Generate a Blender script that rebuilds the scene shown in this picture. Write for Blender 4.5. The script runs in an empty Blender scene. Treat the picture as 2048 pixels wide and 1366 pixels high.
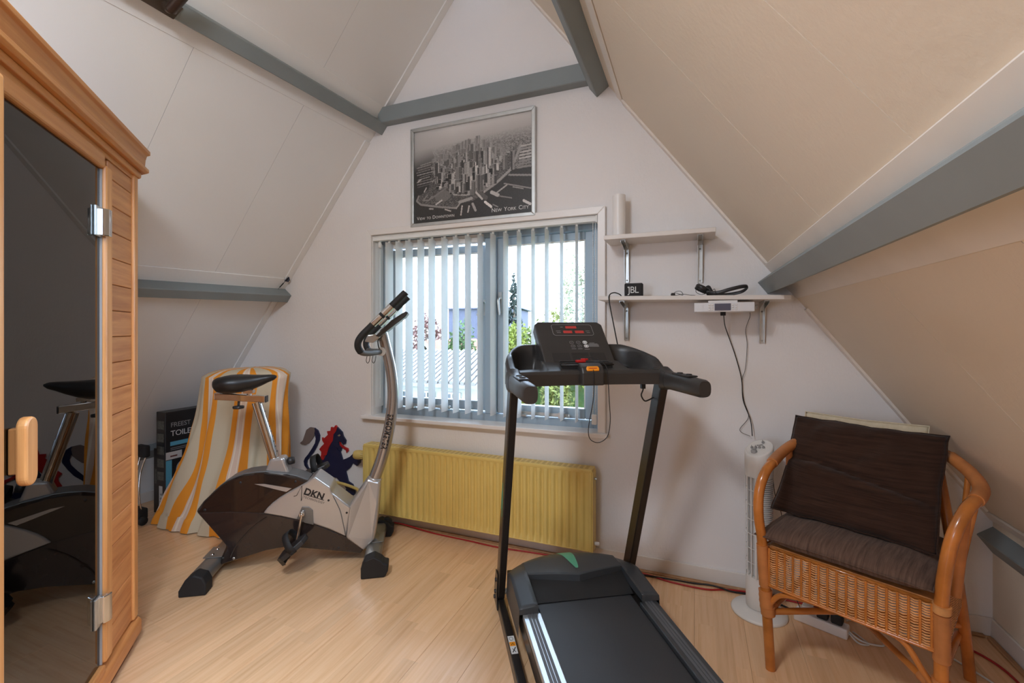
import bpy, bmesh, math, random
import numpy as np
from mathutils import Vector, Matrix, noise as mnoise

random.seed(7)
rng = np.random.default_rng(11)
scene = bpy.context.scene
COL = scene.collection
PI = math.pi

# ------------------------------------------------------------------ camera, sky, lights, exposure
cam_data = bpy.data.cameras.new('camera')
cam = bpy.data.objects.new('camera', cam_data)
COL.objects.link(cam)
cam_data.sensor_fit = 'HORIZONTAL'
cam_data.sensor_width = 36.0
cam_data.lens = 912.0 / 2048.0 * 36.0
cam_data.shift_y = -23.0 / 2048.0
cam_data.clip_start = 0.05
cam.location = (0, 0, 1.25)
cam.rotation_euler = (math.radians(90), 0, math.radians(21.9))
scene.camera = cam

world = bpy.data.worlds.new('overcast_sky')
scene.world = world
world.use_nodes = True
_bg = world.node_tree.nodes['Background']
_bg.inputs[0].default_value = (0.76, 0.94, 1.22, 1)
_bg.inputs[1].default_value = 7.2

def area_light(name, loc, rot, sx, sy, power, color=(1, 1, 1), portal=False):
    d = bpy.data.lights.new(name, 'AREA')
    d.shape = 'RECTANGLE'
    d.size, d.size_y, d.energy, d.color = sx, sy, power, color
    o = bpy.data.objects.new(name, d)
    COL.objects.link(o)
    o.location, o.rotation_euler = loc, rot
    if portal:
        d.cycles.is_portal = True
    return o

# daylight enters the front window; unseen rear and roof windows are added for more
area_light('front_window_portal', (-1.24, 2.70, 1.27), (math.radians(-90), 0, 0), 1.6, 1.3, 1, portal=True)
area_light('added_rear_window_portal', (-1.65, -2.80, 1.5), (math.radians(90), 0, 0), 1.0, 1.3, 1, portal=True)

area_light('added_roof_window_portal', (0.16, -0.50, 2.14), (0, math.radians(53.2), 0), 1.20, 1.72, 1, portal=True)

def lamp(name, loc, power, color, radius):
    d = bpy.data.lights.new(name, 'POINT')
    d.energy, d.color, d.shadow_soft_size = power, color, radius
    o = bpy.data.objects.new(name, d)
    COL.objects.link(o)
    o.location = loc
    return o

# added unseen lights for more brightness: a soft point and a downward area light
lamp('added_point_light', (-0.90, -0.05, 2.52), 12.5, (0.92, 1.0, 1.10), 0.22)
area_light('added_down_light', (-0.88, 0.05, 2.50), (0, math.radians(16), 0), 0.4, 0.4, 13.5, (0.93, 1.0, 1.09))

vs = scene.view_settings
vs.view_transform = 'Standard'
vs.look = 'None'
vs.gamma = 1.0
vs.use_curve_mapping = False
vs.exposure = 0.95
scene.cycles.max_bounces = 10
scene.cycles.diffuse_bounces = 5
scene.cycles.glossy_bounces = 5
scene.cycles.transmission_bounces = 8
scene.cycles.transparent_max_bounces = 24
scene.cycles.use_denoising = True
scene.cycles.caustics_reflective = False
scene.cycles.caustics_refractive = False
scene.cycles.sample_clamp_indirect = 6.0

# ------------------------------------------------------------------ materials
def srgb(r, g, b):
    f = lambda c: (c / 255 / 12.92) if c / 255 <= 0.04045 else ((c / 255 + 0.055) / 1.055) ** 2.4
    return (f(r), f(g), f(b), 1.0)

class NT:
    def __init__(self, name):
        self.m = bpy.data.materials.new(name)
        self.m.use_nodes = True
        self.t = self.m.node_tree
        self.n = self.t.nodes
        self.b = self.n['Principled BSDF']
    def node(self, typ, **kw):
        n = self.n.new(typ)
        for k, v in kw.items():
            if k.startswith('_'):
                setattr(n, k[1:], v)
            else:
                n.inputs[k.replace('__', ' ')].default_value = v
        return n
    def link(self, a, b):
        self.t.links.new(a, b)
    def coords(self, scale=(1, 1, 1), kind='Object', rot=(0, 0, 0)):
        tc = self.n.new('ShaderNodeTexCoord')
        mp = self.n.new('ShaderNodeMapping')
        mp.inputs['Scale'].default_value = scale
        mp.inputs['Rotation'].default_value = rot
        self.link(tc.outputs[kind], mp.inputs['Vector'])
        return mp.outputs['Vector']
    def ramp(self, fac, stops):
        r = self.n.new('ShaderNodeValToRGB')
        e = r.color_ramp.elements
        while len(e) < len(stops):
            e.new(0.5)
        for i, (p, c) in enumerate(stops):
            e[i].position, e[i].color = p, c
        self.link(fac, r.inputs['Fac'])
        return r.outputs['Color']
    def noise(self, vec, scale=5, detail=3, rough=0.5):
        n = self.n.new('ShaderNodeTexNoise')
        n.inputs['Scale'].default_value = scale
        n.inputs['Detail'].default_value = detail
        n.inputs['Roughness'].default_value = rough
        self.link(vec, n.inputs['Vector'])
        return n.outputs['Fac']
    def bump(self, h, strength=0.3, dist=0.002):
        b = self.n.new('ShaderNodeBump')
        b.inputs['Strength'].default_value = strength
        b.inputs['Distance'].default_value = dist
        self.link(h, b.inputs['Height'])
        self.link(b.outputs['Normal'], self.b.inputs['Normal'])

MATS = {}
def plain(name, col, rough=0.5, metal=0.0, var=0.06, scale=8.0, stretch=(1, 1, 1), bump=0.0, bscale=None, bdist=0.001, coat=0.0, spec=0.5):
    """colour with a slight noise variation and optional fine relief"""
    if name in MATS:
        return MATS[name]
    t = NT(name)
    t.b.inputs['Roughness'].default_value = rough
    t.b.inputs['Metallic'].default_value = metal
    t.b.inputs['Coat Weight'].default_value = coat
    t.b.inputs['Specular IOR Level'].default_value = spec
    v = t.coords(stretch)
    nf = t.noise(v, scale, 4)
    lo = tuple(max(0, c * (1 - var)) for c in col[:3]) + (1,)
    hi = tuple(min(1, c * (1 + var)) for c in col[:3]) + (1,)
    t.link(t.ramp(nf, [(0.3, lo), (0.7, hi)]), t.b.inputs['Base Color'])
    if bump:
        h = t.noise(v, bscale or scale * 10, 3)
        t.bump(h, bump, bdist)
    MATS[name] = t.m
    return t.m

def wood(name, c_dark, c_light, rough=0.4, stretch=(30, 30, 1.2), scale=1.0, coat=0.0, rand=0.25):
    """long-grained wood; the grain runs along the axis with the small stretch"""
    if name in MATS:
        return MATS[name]
    t = NT(name)
    t.b.inputs['Roughness'].default_value = rough
    t.b.inputs['Coat Weight'].default_value = coat
    oi = t.n.new('ShaderNodeObjectInfo')
    tc = t.n.new('ShaderNodeTexCoord')
    add = t.n.new('ShaderNodeVectorMath'); add.operation = 'ADD'
    sc = t.n.new('ShaderNodeVectorMath'); sc.operation = 'SCALE'
    sc.inputs[0].default_value = (13.1, 7.7, 5.3)
    t.link(oi.outputs['Random'], sc.inputs['Scale'])
    t.link(tc.outputs['Object'], add.inputs[0]); t.link(sc.outputs[0], add.inputs[1])
    mp = t.n.new('ShaderNodeMapping'); mp.inputs['Scale'].default_value = stretch
    t.link(add.outputs[0], mp.inputs['Vector'])
    nf = t.noise(mp.outputs['Vector'], scale, 6, 0.6)
    col = t.ramp(nf, [(0.30, c_dark), (0.52, tuple((a + b) / 2 for a, b in zip(c_dark, c_light))), (0.72, c_light)])
    hsv = t.n.new('ShaderNodeHueSaturation')
    mr = t.n.new('ShaderNodeMapRange')
    mr.inputs['To Min'].default_value, mr.inputs['To Max'].default_value = 1 - rand, 1 + rand
    t.link(oi.outputs['Random'], mr.inputs['Value'])
    t.link(mr.outputs[0], hsv.inputs['Value']); t.link(col, hsv.inputs['Color'])
    t.link(hsv.outputs[0], t.b.inputs['Base Color'])
    t.bump(nf, 0.08, 0.001)
    MATS[name] = t.m
    return t.m

def laminate():
    """beech look laminate: printed strips of 65 mm with staggered joints, grain along Y"""
    t = NT('laminate')
    t.b.inputs['Roughness'].default_value = 0.27
    t.b.inputs['Specular IOR Level'].default_value = 0.55
    tc = t.n.new('ShaderNodeTexCoord')
    sep = t.n.new('ShaderNodeSeparateXYZ'); t.link(tc.outputs['Object'], sep.inputs[0])
    def math_(op, a, b=None, v=None):
        n = t.n.new('ShaderNodeMath'); n.operation = op
        if isinstance(a, (int, float)): n.inputs[0].default_value = a
        else: t.link(a, n.inputs[0])
        if b is not None:
            if isinstance(b, (int, float)): n.inputs[1].default_value = b
            else: t.link(b, n.inputs[1])
        return n.outputs[0]
    strip = math_('FLOOR', math_('DIVIDE', math_('ADD', sep.outputs['X'], 10.0), 0.065))
    h = t.n.new('ShaderNodeTexWhiteNoise'); h.noise_dimensions = '1D'; t.link(strip, h.inputs['W'])
    yo = math_('ADD', sep.outputs['Y'], math_('MULTIPLY', h.outputs['Value'], 3.7))
    piece = math_('FLOOR', math_('DIVIDE', math_('ADD', yo, 20.0), 0.52))
    comb = t.n.new('ShaderNodeCombineXYZ'); t.link(strip, comb.inputs[0]); t.link(piece, comb.inputs[1])
    h2 = t.n.new('ShaderNodeTexWhiteNoise'); h2.noise_dimensions = '2D'; t.link(comb.outputs[0], h2.inputs['Vector'])
    mp = t.n.new('ShaderNodeMapping'); mp.inputs['Scale'].default_value = (60, 2.6, 1)
    add = t.n.new('ShaderNodeVectorMath'); add.operation = 'ADD'
    t.link(tc.outputs['Object'], add.inputs[0])
    sc = t.n.new('ShaderNodeVectorMath'); sc.operation = 'SCALE'; sc.inputs['Scale'].default_value = 4.0
    t.link(h2.outputs['Color'], sc.inputs[0]); t.link(sc.outputs[0], add.inputs[1])
    t.link(add.outputs[0], mp.inputs['Vector'])
    nf = t.noise(mp.outputs['Vector'], 1.0, 5, 0.6)
    grain = t.ramp(nf, [(0.25, srgb(220, 173, 128)), (0.5, srgb(234, 190, 146)), (0.8, srgb(241, 202, 160))])
    hsv = t.n.new('ShaderNodeHueSaturation')
    mr = t.n.new('ShaderNodeMapRange')
    mr.inputs['To Min'].default_value, mr.inputs['To Max'].default_value = 0.93, 1.06
    t.link(h2.outputs['Value'], mr.inputs['Value'])
    t.link(mr.outputs[0], hsv.inputs['Value']); t.link(grain, hsv.inputs['Color'])
    t.link(hsv.outputs[0], t.b.inputs['Base Color'])
    t.bump(nf, 0.04, 0.0006)
    return t.m

def wallpaint(name, col, bscale, strength, dist, rough=0.75, stretch=(1, 1, 1), var=0.025):
    t = NT(name)
    t.b.inputs['Roughness'].default_value = rough
    v = t.coords((1, 1, 1))
    big = t.noise(v, 1.7, 4)
    lo = tuple(c * (1 - var) for c in col[:3]) + (1,)
    t.link(t.ramp(big, [(0.35, lo), (0.65, col)]), t.b.inputs['Base Color'])
    v2 = t.coords(stretch)
    h = t.noise(v2, bscale, 5, 0.65)
    t.bump(h, strength, dist)
    MATS[name] = t.m
    return t.m

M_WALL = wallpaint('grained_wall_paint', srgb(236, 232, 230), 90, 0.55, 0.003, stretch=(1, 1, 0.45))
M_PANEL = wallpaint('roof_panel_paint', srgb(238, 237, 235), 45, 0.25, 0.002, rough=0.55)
M_PANELR = wallpaint('textured_warm_lit_roof_paint', srgb(228, 214, 194), 30, 0.5, 0.003, rough=0.6)  # right slope: the warm light on it is put into the paint colour
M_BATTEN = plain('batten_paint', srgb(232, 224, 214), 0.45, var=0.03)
M_BLUEGREY = plain('blue_grey_beam_paint', srgb(134, 142, 143), 0.55, var=0.05, scale=5, bump=0.12, bscale=40)
M_FRAMEBLUE = plain('window_blue_paint', srgb(158, 174, 186), 0.4, var=0.03)
M_WHITE = plain('white_gloss_paint', srgb(236, 232, 228), 0.35, var=0.02)
M_SKIRT = plain('skirting_paint', srgb(226, 219, 212), 0.45, var=0.03)
M_LAM = laminate()
M_QUAD = wood('floor_trim_wood', srgb(168, 124, 84), srgb(196, 152, 108), 0.4, (40, 2, 40))
M_VANE = plain('blind_plastic', srgb(236, 238, 236), 0.6, var=0.02)
def translucent(name, col, k):
    t = NT(name)
    t.b.inputs['Base Color'].default_value = col
    t.b.inputs['Roughness'].default_value = 0.8
    tl = t.n.new('ShaderNodeBsdfTranslucent'); tl.inputs[0].default_value = col
    mx = t.n.new('ShaderNodeMixShader'); mx.inputs[0].default_value = k
    t.link(t.b.outputs[0], mx.inputs[1]); t.link(tl.outputs[0], mx.inputs[2])
    t.link(mx.outputs[0], t.n['Material Output'].inputs['Surface'])
    MATS[name] = t.m
    return t.m
M_SLATS = translucent('blind_fabric', srgb(248, 249, 248), 0.62)
M_CEDAR = wood('cedar_board', srgb(190, 118, 66), srgb(226, 158, 98), 0.38, (3, 30, 45), 1.0, rand=0.10)
M_CEDARV = wood('cedar_upright', srgb(204, 132, 72), srgb(236, 174, 110), 0.35, (40, 40, 2.0), 1.0, rand=0.05)
M_CEDARH = wood('cedar_rail', srgb(190, 118, 62), srgb(222, 156, 94), 0.36, (2.0, 40, 40), 1.0, rand=0.05)
M_CEDARIN = wood('sauna_inside_wood', srgb(112, 66, 40), srgb(146, 92, 60), 0.6, (4, 4, 40), 1.0, rand=0.1)
M_CHROME = plain('chrome', srgb(214, 214, 214), 0.09, 1.0, var=0.02)
M_STEEL = plain('zinc_steel', srgb(196, 198, 196), 0.35, 0.85, var=0.06, scale=30)
M_SILVER = plain('silver_plastic', srgb(188, 186, 184), 0.28, 0.55, var=0.02, coat=0.3)
M_SILVERT = plain('silver_tube_paint', srgb(172, 171, 171), 0.24, 0.75, var=0.03, coat=0.2)
M_BLACKGLOSS = plain('black_gloss_plastic', srgb(34, 27, 25), 0.14, var=0.1, coat=0.5)
M_BLACK = plain('black_plastic', srgb(40, 39, 40), 0.42, var=0.1, bump=0.08, bscale=300, bdist=0.0004)
M_CONSOLE = plain('console_plastic', srgb(52, 50, 49), 0.38, var=0.08, bump=0.1, bscale=400, bdist=0.0004)
M_HOOD = plain('hood_plastic', srgb(58, 62, 66), 0.45, var=0.06, bump=0.1, bscale=400, bdist=0.0004)
M_BLACKMETAL = plain('black_powder_coat', srgb(42, 38, 36), 0.30, 0.2, var=0.08)
M_RUBBER = plain('rubber', srgb(30, 30, 31), 0.7, var=0.1)
M_SADDLE = plain('saddle_vinyl', srgb(27, 27, 28), 0.42, var=0.1, bump=0.1, bscale=200, bdist=0.0005)
M_GREYMETAL = plain('grey_bar_paint', srgb(128, 126, 122), 0.35, 0.5, var=0.05)
M_GREYTRIM = plain('grey_trim_plastic', srgb(104, 104, 104), 0.4, 0.2, var=0.05)
M_YELLOW = plain('yellow_radiator_enamel', srgb(228, 200, 116), 0.38, var=0.05, scale=6)
M_YELLOWOLD = plain('yellowed_pipe_paint', srgb(206, 178, 104), 0.45, var=0.08, scale=20)
M_ORANGE = plain('orange_key', srgb(240, 150, 30), 0.4)
M_REDCLIP = plain('red_plastic', srgb(190, 30, 30), 0.4)
M_REDCORD = plain('red_cable', srgb(170, 34, 34), 0.5)
M_BLACKCORD = plain('black_cable', srgb(24, 23, 23), 0.5)
M_WHITECORD = plain('white_cable', srgb(214, 210, 204), 0.5)
M_INKW = plain('white_print', srgb(222, 222, 220), 0.6, var=0.01)
M_INKG = plain('grey_print', srgb(150, 150, 150), 0.6, var=0.01)
M_INKB = plain('black_print', srgb(30, 28, 28), 0.5, var=0.01)
M_FANWHITE = plain('white_fan_plastic', srgb(226, 222, 216), 0.4, var=0.02)
M_FANGREY = plain('grey_fan_knob', srgb(150, 148, 146), 0.4)
M_FANDARK = plain('fan_inside', srgb(200, 196, 192), 0.7)
M_RATTAN = plain('rattan_pole', srgb(188, 114, 50), 0.22, var=0.30, scale=9, stretch=(1, 1, 1), coat=0.4, bump=0.1, bscale=60)
M_WICKER = plain('wicker_strand', srgb(212, 150, 92), 0.4, var=0.25, scale=22)
M_BIND = plain('rattan_binding', srgb(192, 122, 68), 0.42, var=0.2, scale=14)

def fabric(name, c1, c2, stretch, scale, rough=0.9, bumps=0.5):
    t = NT(name)
    t.b.inputs['Roughness'].default_value = rough
    t.b.inputs['Specular IOR Level'].default_value = 0.15
    t.b.inputs['Sheen Weight'].default_value = 0.1
    v = t.coords(stretch)
    nf = t.noise(v, scale, 5, 0.7)
    t.link(t.ramp(nf, [(0.3, c1), (0.72, c2)]), t.b.inputs['Base Color'])
    t.bump(nf, bumps, 0.002)
    MATS[name] = t.m
    return t.m
M_BROWN = fabric('dark_brown_slub_cotton', srgb(40, 27, 21), srgb(68, 46, 35), (6, 6, 130), 1.0)
M_BROWN2 = fabric('brown_slub_cotton', srgb(70, 52, 44), srgb(116, 92, 78), (130, 8, 8), 1.0)
M_CREAM = fabric('cream_cotton', srgb(206, 190, 160), srgb(224, 210, 184), (40, 40, 40), 1.0, bumps=0.2)

def glass_mat(name, tint, ior, rough=0.0):
    """thin pane: a Fresnel mirror over a tinted see-through sheet"""
    t = NT(name)
    for l in list(t.t.links):
        t.t.links.remove(l)
    t.n.remove(t.b)
    tr = t.n.new('ShaderNodeBsdfTransparent'); tr.inputs[0].default_value = tint
    gl = t.n.new('ShaderNodeBsdfGlossy'); gl.inputs['Roughness'].default_value = rough
    fr = t.n.new('ShaderNodeFresnel'); fr.inputs['IOR'].default_value = ior
    mx = t.n.new('ShaderNodeMixShader')
    t.link(fr.outputs[0], mx.inputs[0]); t.link(tr.outputs[0], mx.inputs[1]); t.link(gl.outputs[0], mx.inputs[2])
    t.link(mx.outputs[0], t.n['Material Output'].inputs['Surface'])
    MATS[name] = t.m
    return t.m
M_GLASS = glass_mat('window_glass', (0.86, 0.88, 0.88, 1), 1.45)
M_SMOKED = glass_mat('smoked_sauna_glass', (0.34, 0.27, 0.23, 1), 1.80)

def emit(name, col, strength):
    t = NT(name)
    t.b.inputs['Base Color'].default_value = (0.02, 0.005, 0.005, 1)
    t.b.inputs['Emission Color'].default_value = col
    t.b.inputs['Emission Strength'].default_value = strength
    MATS[name] = t.m
    return t.m
M_LED = emit('red_led_display', srgb(200, 60, 55), 0.28)

# ------------------------------------------------------------------ mesh builder
class MB:
    """collects shapes and links them as ONE mesh object"""
    def __init__(self):
        self.v, self.f, self.s = [], [], []
        self.uv = None
    def add(self, verts, faces, M=None, smooth=False):
        k = len(self.v)
        if M is not None:
            verts = [tuple(M @ Vector(p)) for p in verts]
        self.v += [tuple(p) for p in verts]
        self.f += [tuple(i + k for i in f) for f in faces]
        self.s += [smooth] * len(faces)
        return self
    def box(self, lo, hi, M=None):
        x0, y0, z0 = lo; x1, y1, z1 = hi
        v = [(x0, y0, z0), (x1, y0, z0), (x1, y1, z0), (x0, y1, z0), (x0, y0, z1), (x1, y0, z1), (x1, y1, z1), (x0, y1, z1)]
        f = [(0, 3, 2, 1), (4, 5, 6, 7), (0, 1, 5, 4), (1, 2, 6, 5), (2, 3, 7, 6), (3, 0, 4, 7)]
        return self.add(v, f, M)
    def prism(self, poly, a, b, plane='XZ', M=None, scale_b=None):
        """extrude a 2D outline between a and b along the third axis"""
        n = len(poly)
        def P(p, h):
            if plane == 'XZ': return (p[0], h, p[1])
            if plane == 'XY': return (p[0], p[1], h)
            return (h, p[0], p[1])
        v = [P(p, a) for p in poly] + [P(p, b) for p in poly]
        area = sum(poly[i][0] * poly[(i + 1) % n][1] - poly[(i + 1) % n][0] * poly[i][1] for i in range(n))
        f = [tuple(range(n)), tuple(range(2 * n - 1, n - 1, -1))]
        f += [(i, i + n, (i + 1) % n + n, (i + 1) % n) for i in range(n)]
        return self.add(v, f, M)
    def tube(self, pts, r, seg=10, M=None, caps=True, closed=False, flat=None, smooth=True):
        """round bar along a path; r is a number or one radius per point; flat=(ku,kv) squashes the section"""
        P = [Vector(p) for p in pts]
        n = len(P)
        R = [r] * n if isinstance(r, (int, float)) else list(r)
        T = []
        for i in range(n):
            a = P[(i - 1) % n] if (closed or i > 0) else P[0]
            b = P[(i + 1) % n] if (closed or i < n - 1) else P[-1]
            d = b - a
            T.append(d.normalized() if d.length > 1e-9 else Vector((0, 0, 1)))
        ref = Vector((0, 0, 1)) if abs(T[0].z) < 0.9 else Vector((0, 1, 0))
        u = (ref - T[0] * ref.dot(T[0])).normalized()
        verts, faces = [], []
        ku, kv = flat or (1, 1)
        for i in range(n):
            u = (u - T[i] * u.dot(T[i]))
            u = u.normalized() if u.length > 1e-6 else T[i].orthogonal().normalized()
            w = T[i].cross(u)
            for k in range(seg):
                a = 2 * PI * k / seg
                verts.append(P[i] + (u * math.cos(a) * ku + w * math.sin(a) * kv) * R[i])
        m = n if closed else n - 1
        for i in range(m):
            j = (i + 1) % n
            for k in range(seg):
                l = (k + 1) % seg
                faces.append((i * seg + k, i * seg + l, j * seg + l, j * seg + k))
        self.add(verts, faces, M, smooth)
        if caps and not closed:
            self.add(verts[:seg], [tuple(range(seg - 1, -1, -1))], M)
            self.add(verts[-seg:], [tuple(range(seg))], M)
        return self
    def lathe(self, prof, seg=24, M=None, smooth=True):
        """revolve (r, z) about Z"""
        v, f = [], []
        for r, z in prof:
            for k in range(seg):
                a = 2 * PI * k / seg
                v.append((r * math.cos(a), r * math.sin(a), z))
        for i in range(len(prof) - 1):
            for k in range(seg):
                l = (k + 1) % seg
                f.append((i * seg + k, i * seg + l, (i + 1) * seg + l, (i + 1) * seg + k))
        self.add(v, f, M, smooth)
        if prof[0][0] > 1e-6: self.add(v[:seg], [tuple(range(seg - 1, -1, -1))], M)
        if prof[-1][0] > 1e-6: self.add(v[-seg:], [tuple(range(seg))], M)
        return self
    def loft(self, rings, M=None, caps=True, smooth=True):
        n = len(rings[0])
        v = [p for r in rings for p in r]
        f = []
        for i in range(len(rings) - 1):
            for k in range(n):
                l = (k + 1) % n
                f.append((i * n + k, i * n + l, (i + 1) * n + l, (i + 1) * n + k))
        self.add(v, f, M, smooth)
        if caps:
            self.add(rings[0], [tuple(range(n - 1, -1, -1))], M)
            self.add(rings[-1], [tuple(range(n))], M)
        return self
    def grid(self, fn, nu, nv, M=None, smooth=True):
        v = [fn(i / nu, j / nv) for j in range(nv + 1) for i in range(nu + 1)]
        w = nu + 1
        f = [(j * w + i, j * w + i + 1, (j + 1) * w + i + 1, (j + 1) * w + i) for j in range(nv) for i in range(nu)]
        return self.add(v, f, M, smooth)
    def sphere(self, c, r, seg=12, rings=8, M=None):
        rx, ry, rz = (r, r, r) if isinstance(r, (int, float)) else r
        rg = []
        for j in range(rings + 1):
            t = PI * j / rings
            s = max(math.sin(t), 1e-4)
            rg.append([(c[0] + rx * s * math.cos(2 * PI * k / seg), c[1] + ry * s * math.sin(2 * PI * k / seg), c[2] - rz * math.cos(t)) for k in range(seg)])
        return self.loft(rg, M, caps=False)
    def build(self, name, mat, parent=None, bevel=0.0, seg=2, recalc=True, weld=False, smooth_all=False, angle=32):
        me = bpy.data.meshes.new(name)
        me.from_pydata(self.v, [], self.f)
        me.polygons.foreach_set('use_smooth', self.s)
        if self.uv is not None:
            l = me.uv_layers.new(name='UVMap')
            idx = np.zeros(len(me.loops), dtype=np.int32)
            me.loops.foreach_get('vertex_index', idx)
            l.data.foreach_set('uv', np.array(self.uv, dtype=np.float32)[idx].ravel())
        if bevel or recalc or weld:
            bm = bmesh.new(); bm.from_mesh(me)
            if weld:
                bmesh.ops.remove_doubles(bm, verts=bm.verts, dist=1e-5)
            if recalc:
                bmesh.ops.recalc_face_normals(bm, faces=bm.faces)
            if bevel:
                ed = [e for e in bm.edges if len(e.link_faces) == 2 and e.calc_face_angle(0) > math.radians(angle)]
                bmesh.ops.bevel(bm, geom=ed, offset=bevel, segments=seg, affect='EDGES', profile=0.5, clamp_overlap=True)
            bm.to_mesh(me); bm.free()
        if smooth_all:
            me.polygons.foreach_set('use_smooth', [True] * len(me.polygons))
        me.materials.append(mat)
        o = bpy.data.objects.new(name, me)
        COL.objects.link(o)
        if parent is not None:
            o.parent = parent
        return o

def tag(o, label=None, cat=None, group=None, kind=None):
    if label: o['label'] = label
    if cat: o['category'] = cat
    if group: o['group'] = group
    if kind: o['kind'] = kind
    return o

def thing(name, label, cat, loc=(0, 0, 0), rotz=0.0, group=None):
    o = bpy.data.objects.new(name, None)
    o.empty_display_size = 0.1
    COL.objects.link(o)
    o.location = loc
    o.rotation_euler = (0, 0, rotz)
    return tag(o, label, cat, group)

def struct(o):
    o['kind'] = 'structure'
    return o

def stuff(o):
    o['kind'] = 'stuff'
    return o

def copy_tree(o, parent=None):
    c = o.copy(); COL.objects.link(c)
    if parent is not None: c.parent = parent
    for ch in [x for x in bpy.data.objects if x.parent == o]:
        copy_tree(ch, c)
    return c

def spline(pts, n=6, closed=False):
    """Catmull-Rom through the points"""
    P = [Vector(p) for p in pts]
    m = len(P)
    out = []
    for i in range(m if closed else m - 1):
        if closed:
            p0, p1, p2, p3 = P[(i - 1) % m], P[i], P[(i + 1) % m], P[(i + 2) % m]
        else:
            p0, p1, p2, p3 = P[max(i - 1, 0)], P[i], P[i + 1], P[min(i + 2, m - 1)]
        for k in range(n):
            t = k / n
            out.append(0.5 * ((2 * p1) + (p2 - p0) * t + (2 * p0 - 5 * p1 + 4 * p2 - p3) * t * t + (3 * p1 - p0 - 3 * p2 + p3) * t ** 3))
    if not closed: out.append(P[-1])
    return out

def text_geo(body, size, spacing=1.0, bold=0.0, align='LEFT'):
    """the outlines of a line of lettering as plain mesh data in the XY plane"""
    cu = bpy.data.curves.new('lettering_curve', 'FONT')
    cu.body, cu.size, cu.space_character = body, size, spacing
    cu.align_x = align
    cu.resolution_u = 3
    cu.fill_mode = 'FRONT'
    cu.offset = bold
    o = bpy.data.objects.new('lettering_curve', cu)
    COL.objects.link(o)
    dg = bpy.context.evaluated_depsgraph_get()
    me = bpy.data.meshes.new_from_object(o.evaluated_get(dg))
    v = [tuple(x.co) for x in me.vertices]
    f = [tuple(p.vertices) for p in me.polygons]
    bpy.data.objects.remove(o); bpy.data.curves.remove(cu); bpy.data.meshes.remove(me)
    return v, f

_T = {}
for key, args in dict(jbl=('JBL', 0.046, 0.92), down1=('View to Downtown', 0.026), nyc=('New York City', 0.030),
                      ergo=('ERGOMETER', 0.046, 1.12, 0.0011), okn=('DKN', 0.048, 1.0, 0.0018), tech=('TECHNOLOGY', 0.0155, 1.1),
                      free=('FREEST', 0.044, 0.95), toil=('TOILET', 0.052, 0.95), num=('317028 6', 0.042, 1.1)).items():
    _T[key] = text_geo(*args)

def smallcaps(words, big, small, gap):
    """capitals with smaller capitals after the first letter"""
    V, F, x = [], [], 0.0
    for w in words:
        for i, part_ in enumerate((w[0], w[1:])):
            if not part_: continue
            if i == 0 and w.islower():
                v, f = text_geo(w.upper(), small); i = 2
            else:
                v, f = text_geo(part_.upper(), big if i == 0 else small)
            k = len(V)
            V += [(a + x, b, c) for a, b, c in v]
            F += [tuple(q + k for q in p) for p in f]
            x = max(p[0] for p in V) + small * 0.09
            if i == 2: break
        x += gap
    return V, F
_T['down'] = smallcaps(['View', 'to', 'Downtown'], 0.030, 0.0225, 0.009)
_T['nyc'] = smallcaps(['New', 'York', 'City'], 0.034, 0.0265, 0.011)

def lettering(key, name, mat, parent, M):
    v, f = _T[key]
    mb = MB(); mb.add(v, f, M)
    return mb.build(name, mat, parent, recalc=False)

def basis(origin, x, y):
    """matrix that lays the XY plane along the two given directions"""
    x = Vector(x).normalized(); y = Vector(y); y = (y - x * y.dot(x)).normalized(); z = x.cross(y)
    return Matrix(((x.x, y.x, z.x, origin[0]), (x.y, y.y, z.y, origin[1]), (x.z, y.z, z.z, origin[2]), (0, 0, 0, 1)))

# ------------------------------------------------------------------ the room
D = 2.467                      # the gable wall with the window
YB = -2.6                      # the rear gable behind the camera
xl = lambda z: -1.991 - (2.53 - z) / 1.24      # left roof slope
xr = lambda z: 0.346 + (1.522 - z) / 1.335     # right roof slope
APX, APZ = -1.171, 3.547
KL, KR = -3.709, 1.130         # knee walls
ZKL, ZKR = 0.40, 0.475

# floor: base slab and separate laminate boards
fl = MB(); fl.box((KL - 0.2, YB - 0.1, -0.12), (KR + 0.2, D + 0.1, -0.012))
floor_o = struct(fl.build('floor', plain('subfloor', srgb(150, 130, 110), 0.8)))
pw, plen = 0.195, 1.285
plank_me = {}
x = KL
col_i = 0
while x < KR - 0.01:
    x1 = min(x + pw, KR)
    y = YB - ((col_i * 0.43) % 1.0) * plen
    while y < D - 0.005:
        y0, y1 = max(y, YB), min(y + plen, D)
        if y1 - y0 > 0.03:
            b = MB(); b.box((x + 0.0003, y0 + 0.0003, -0.010), (x1 - 0.0003, y1 - 0.0003, 0.0))
            b.build('plank', M_LAM, floor_o, bevel=0.0006, seg=1)
        y += plen
    x = x1; col_i += 1

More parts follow.
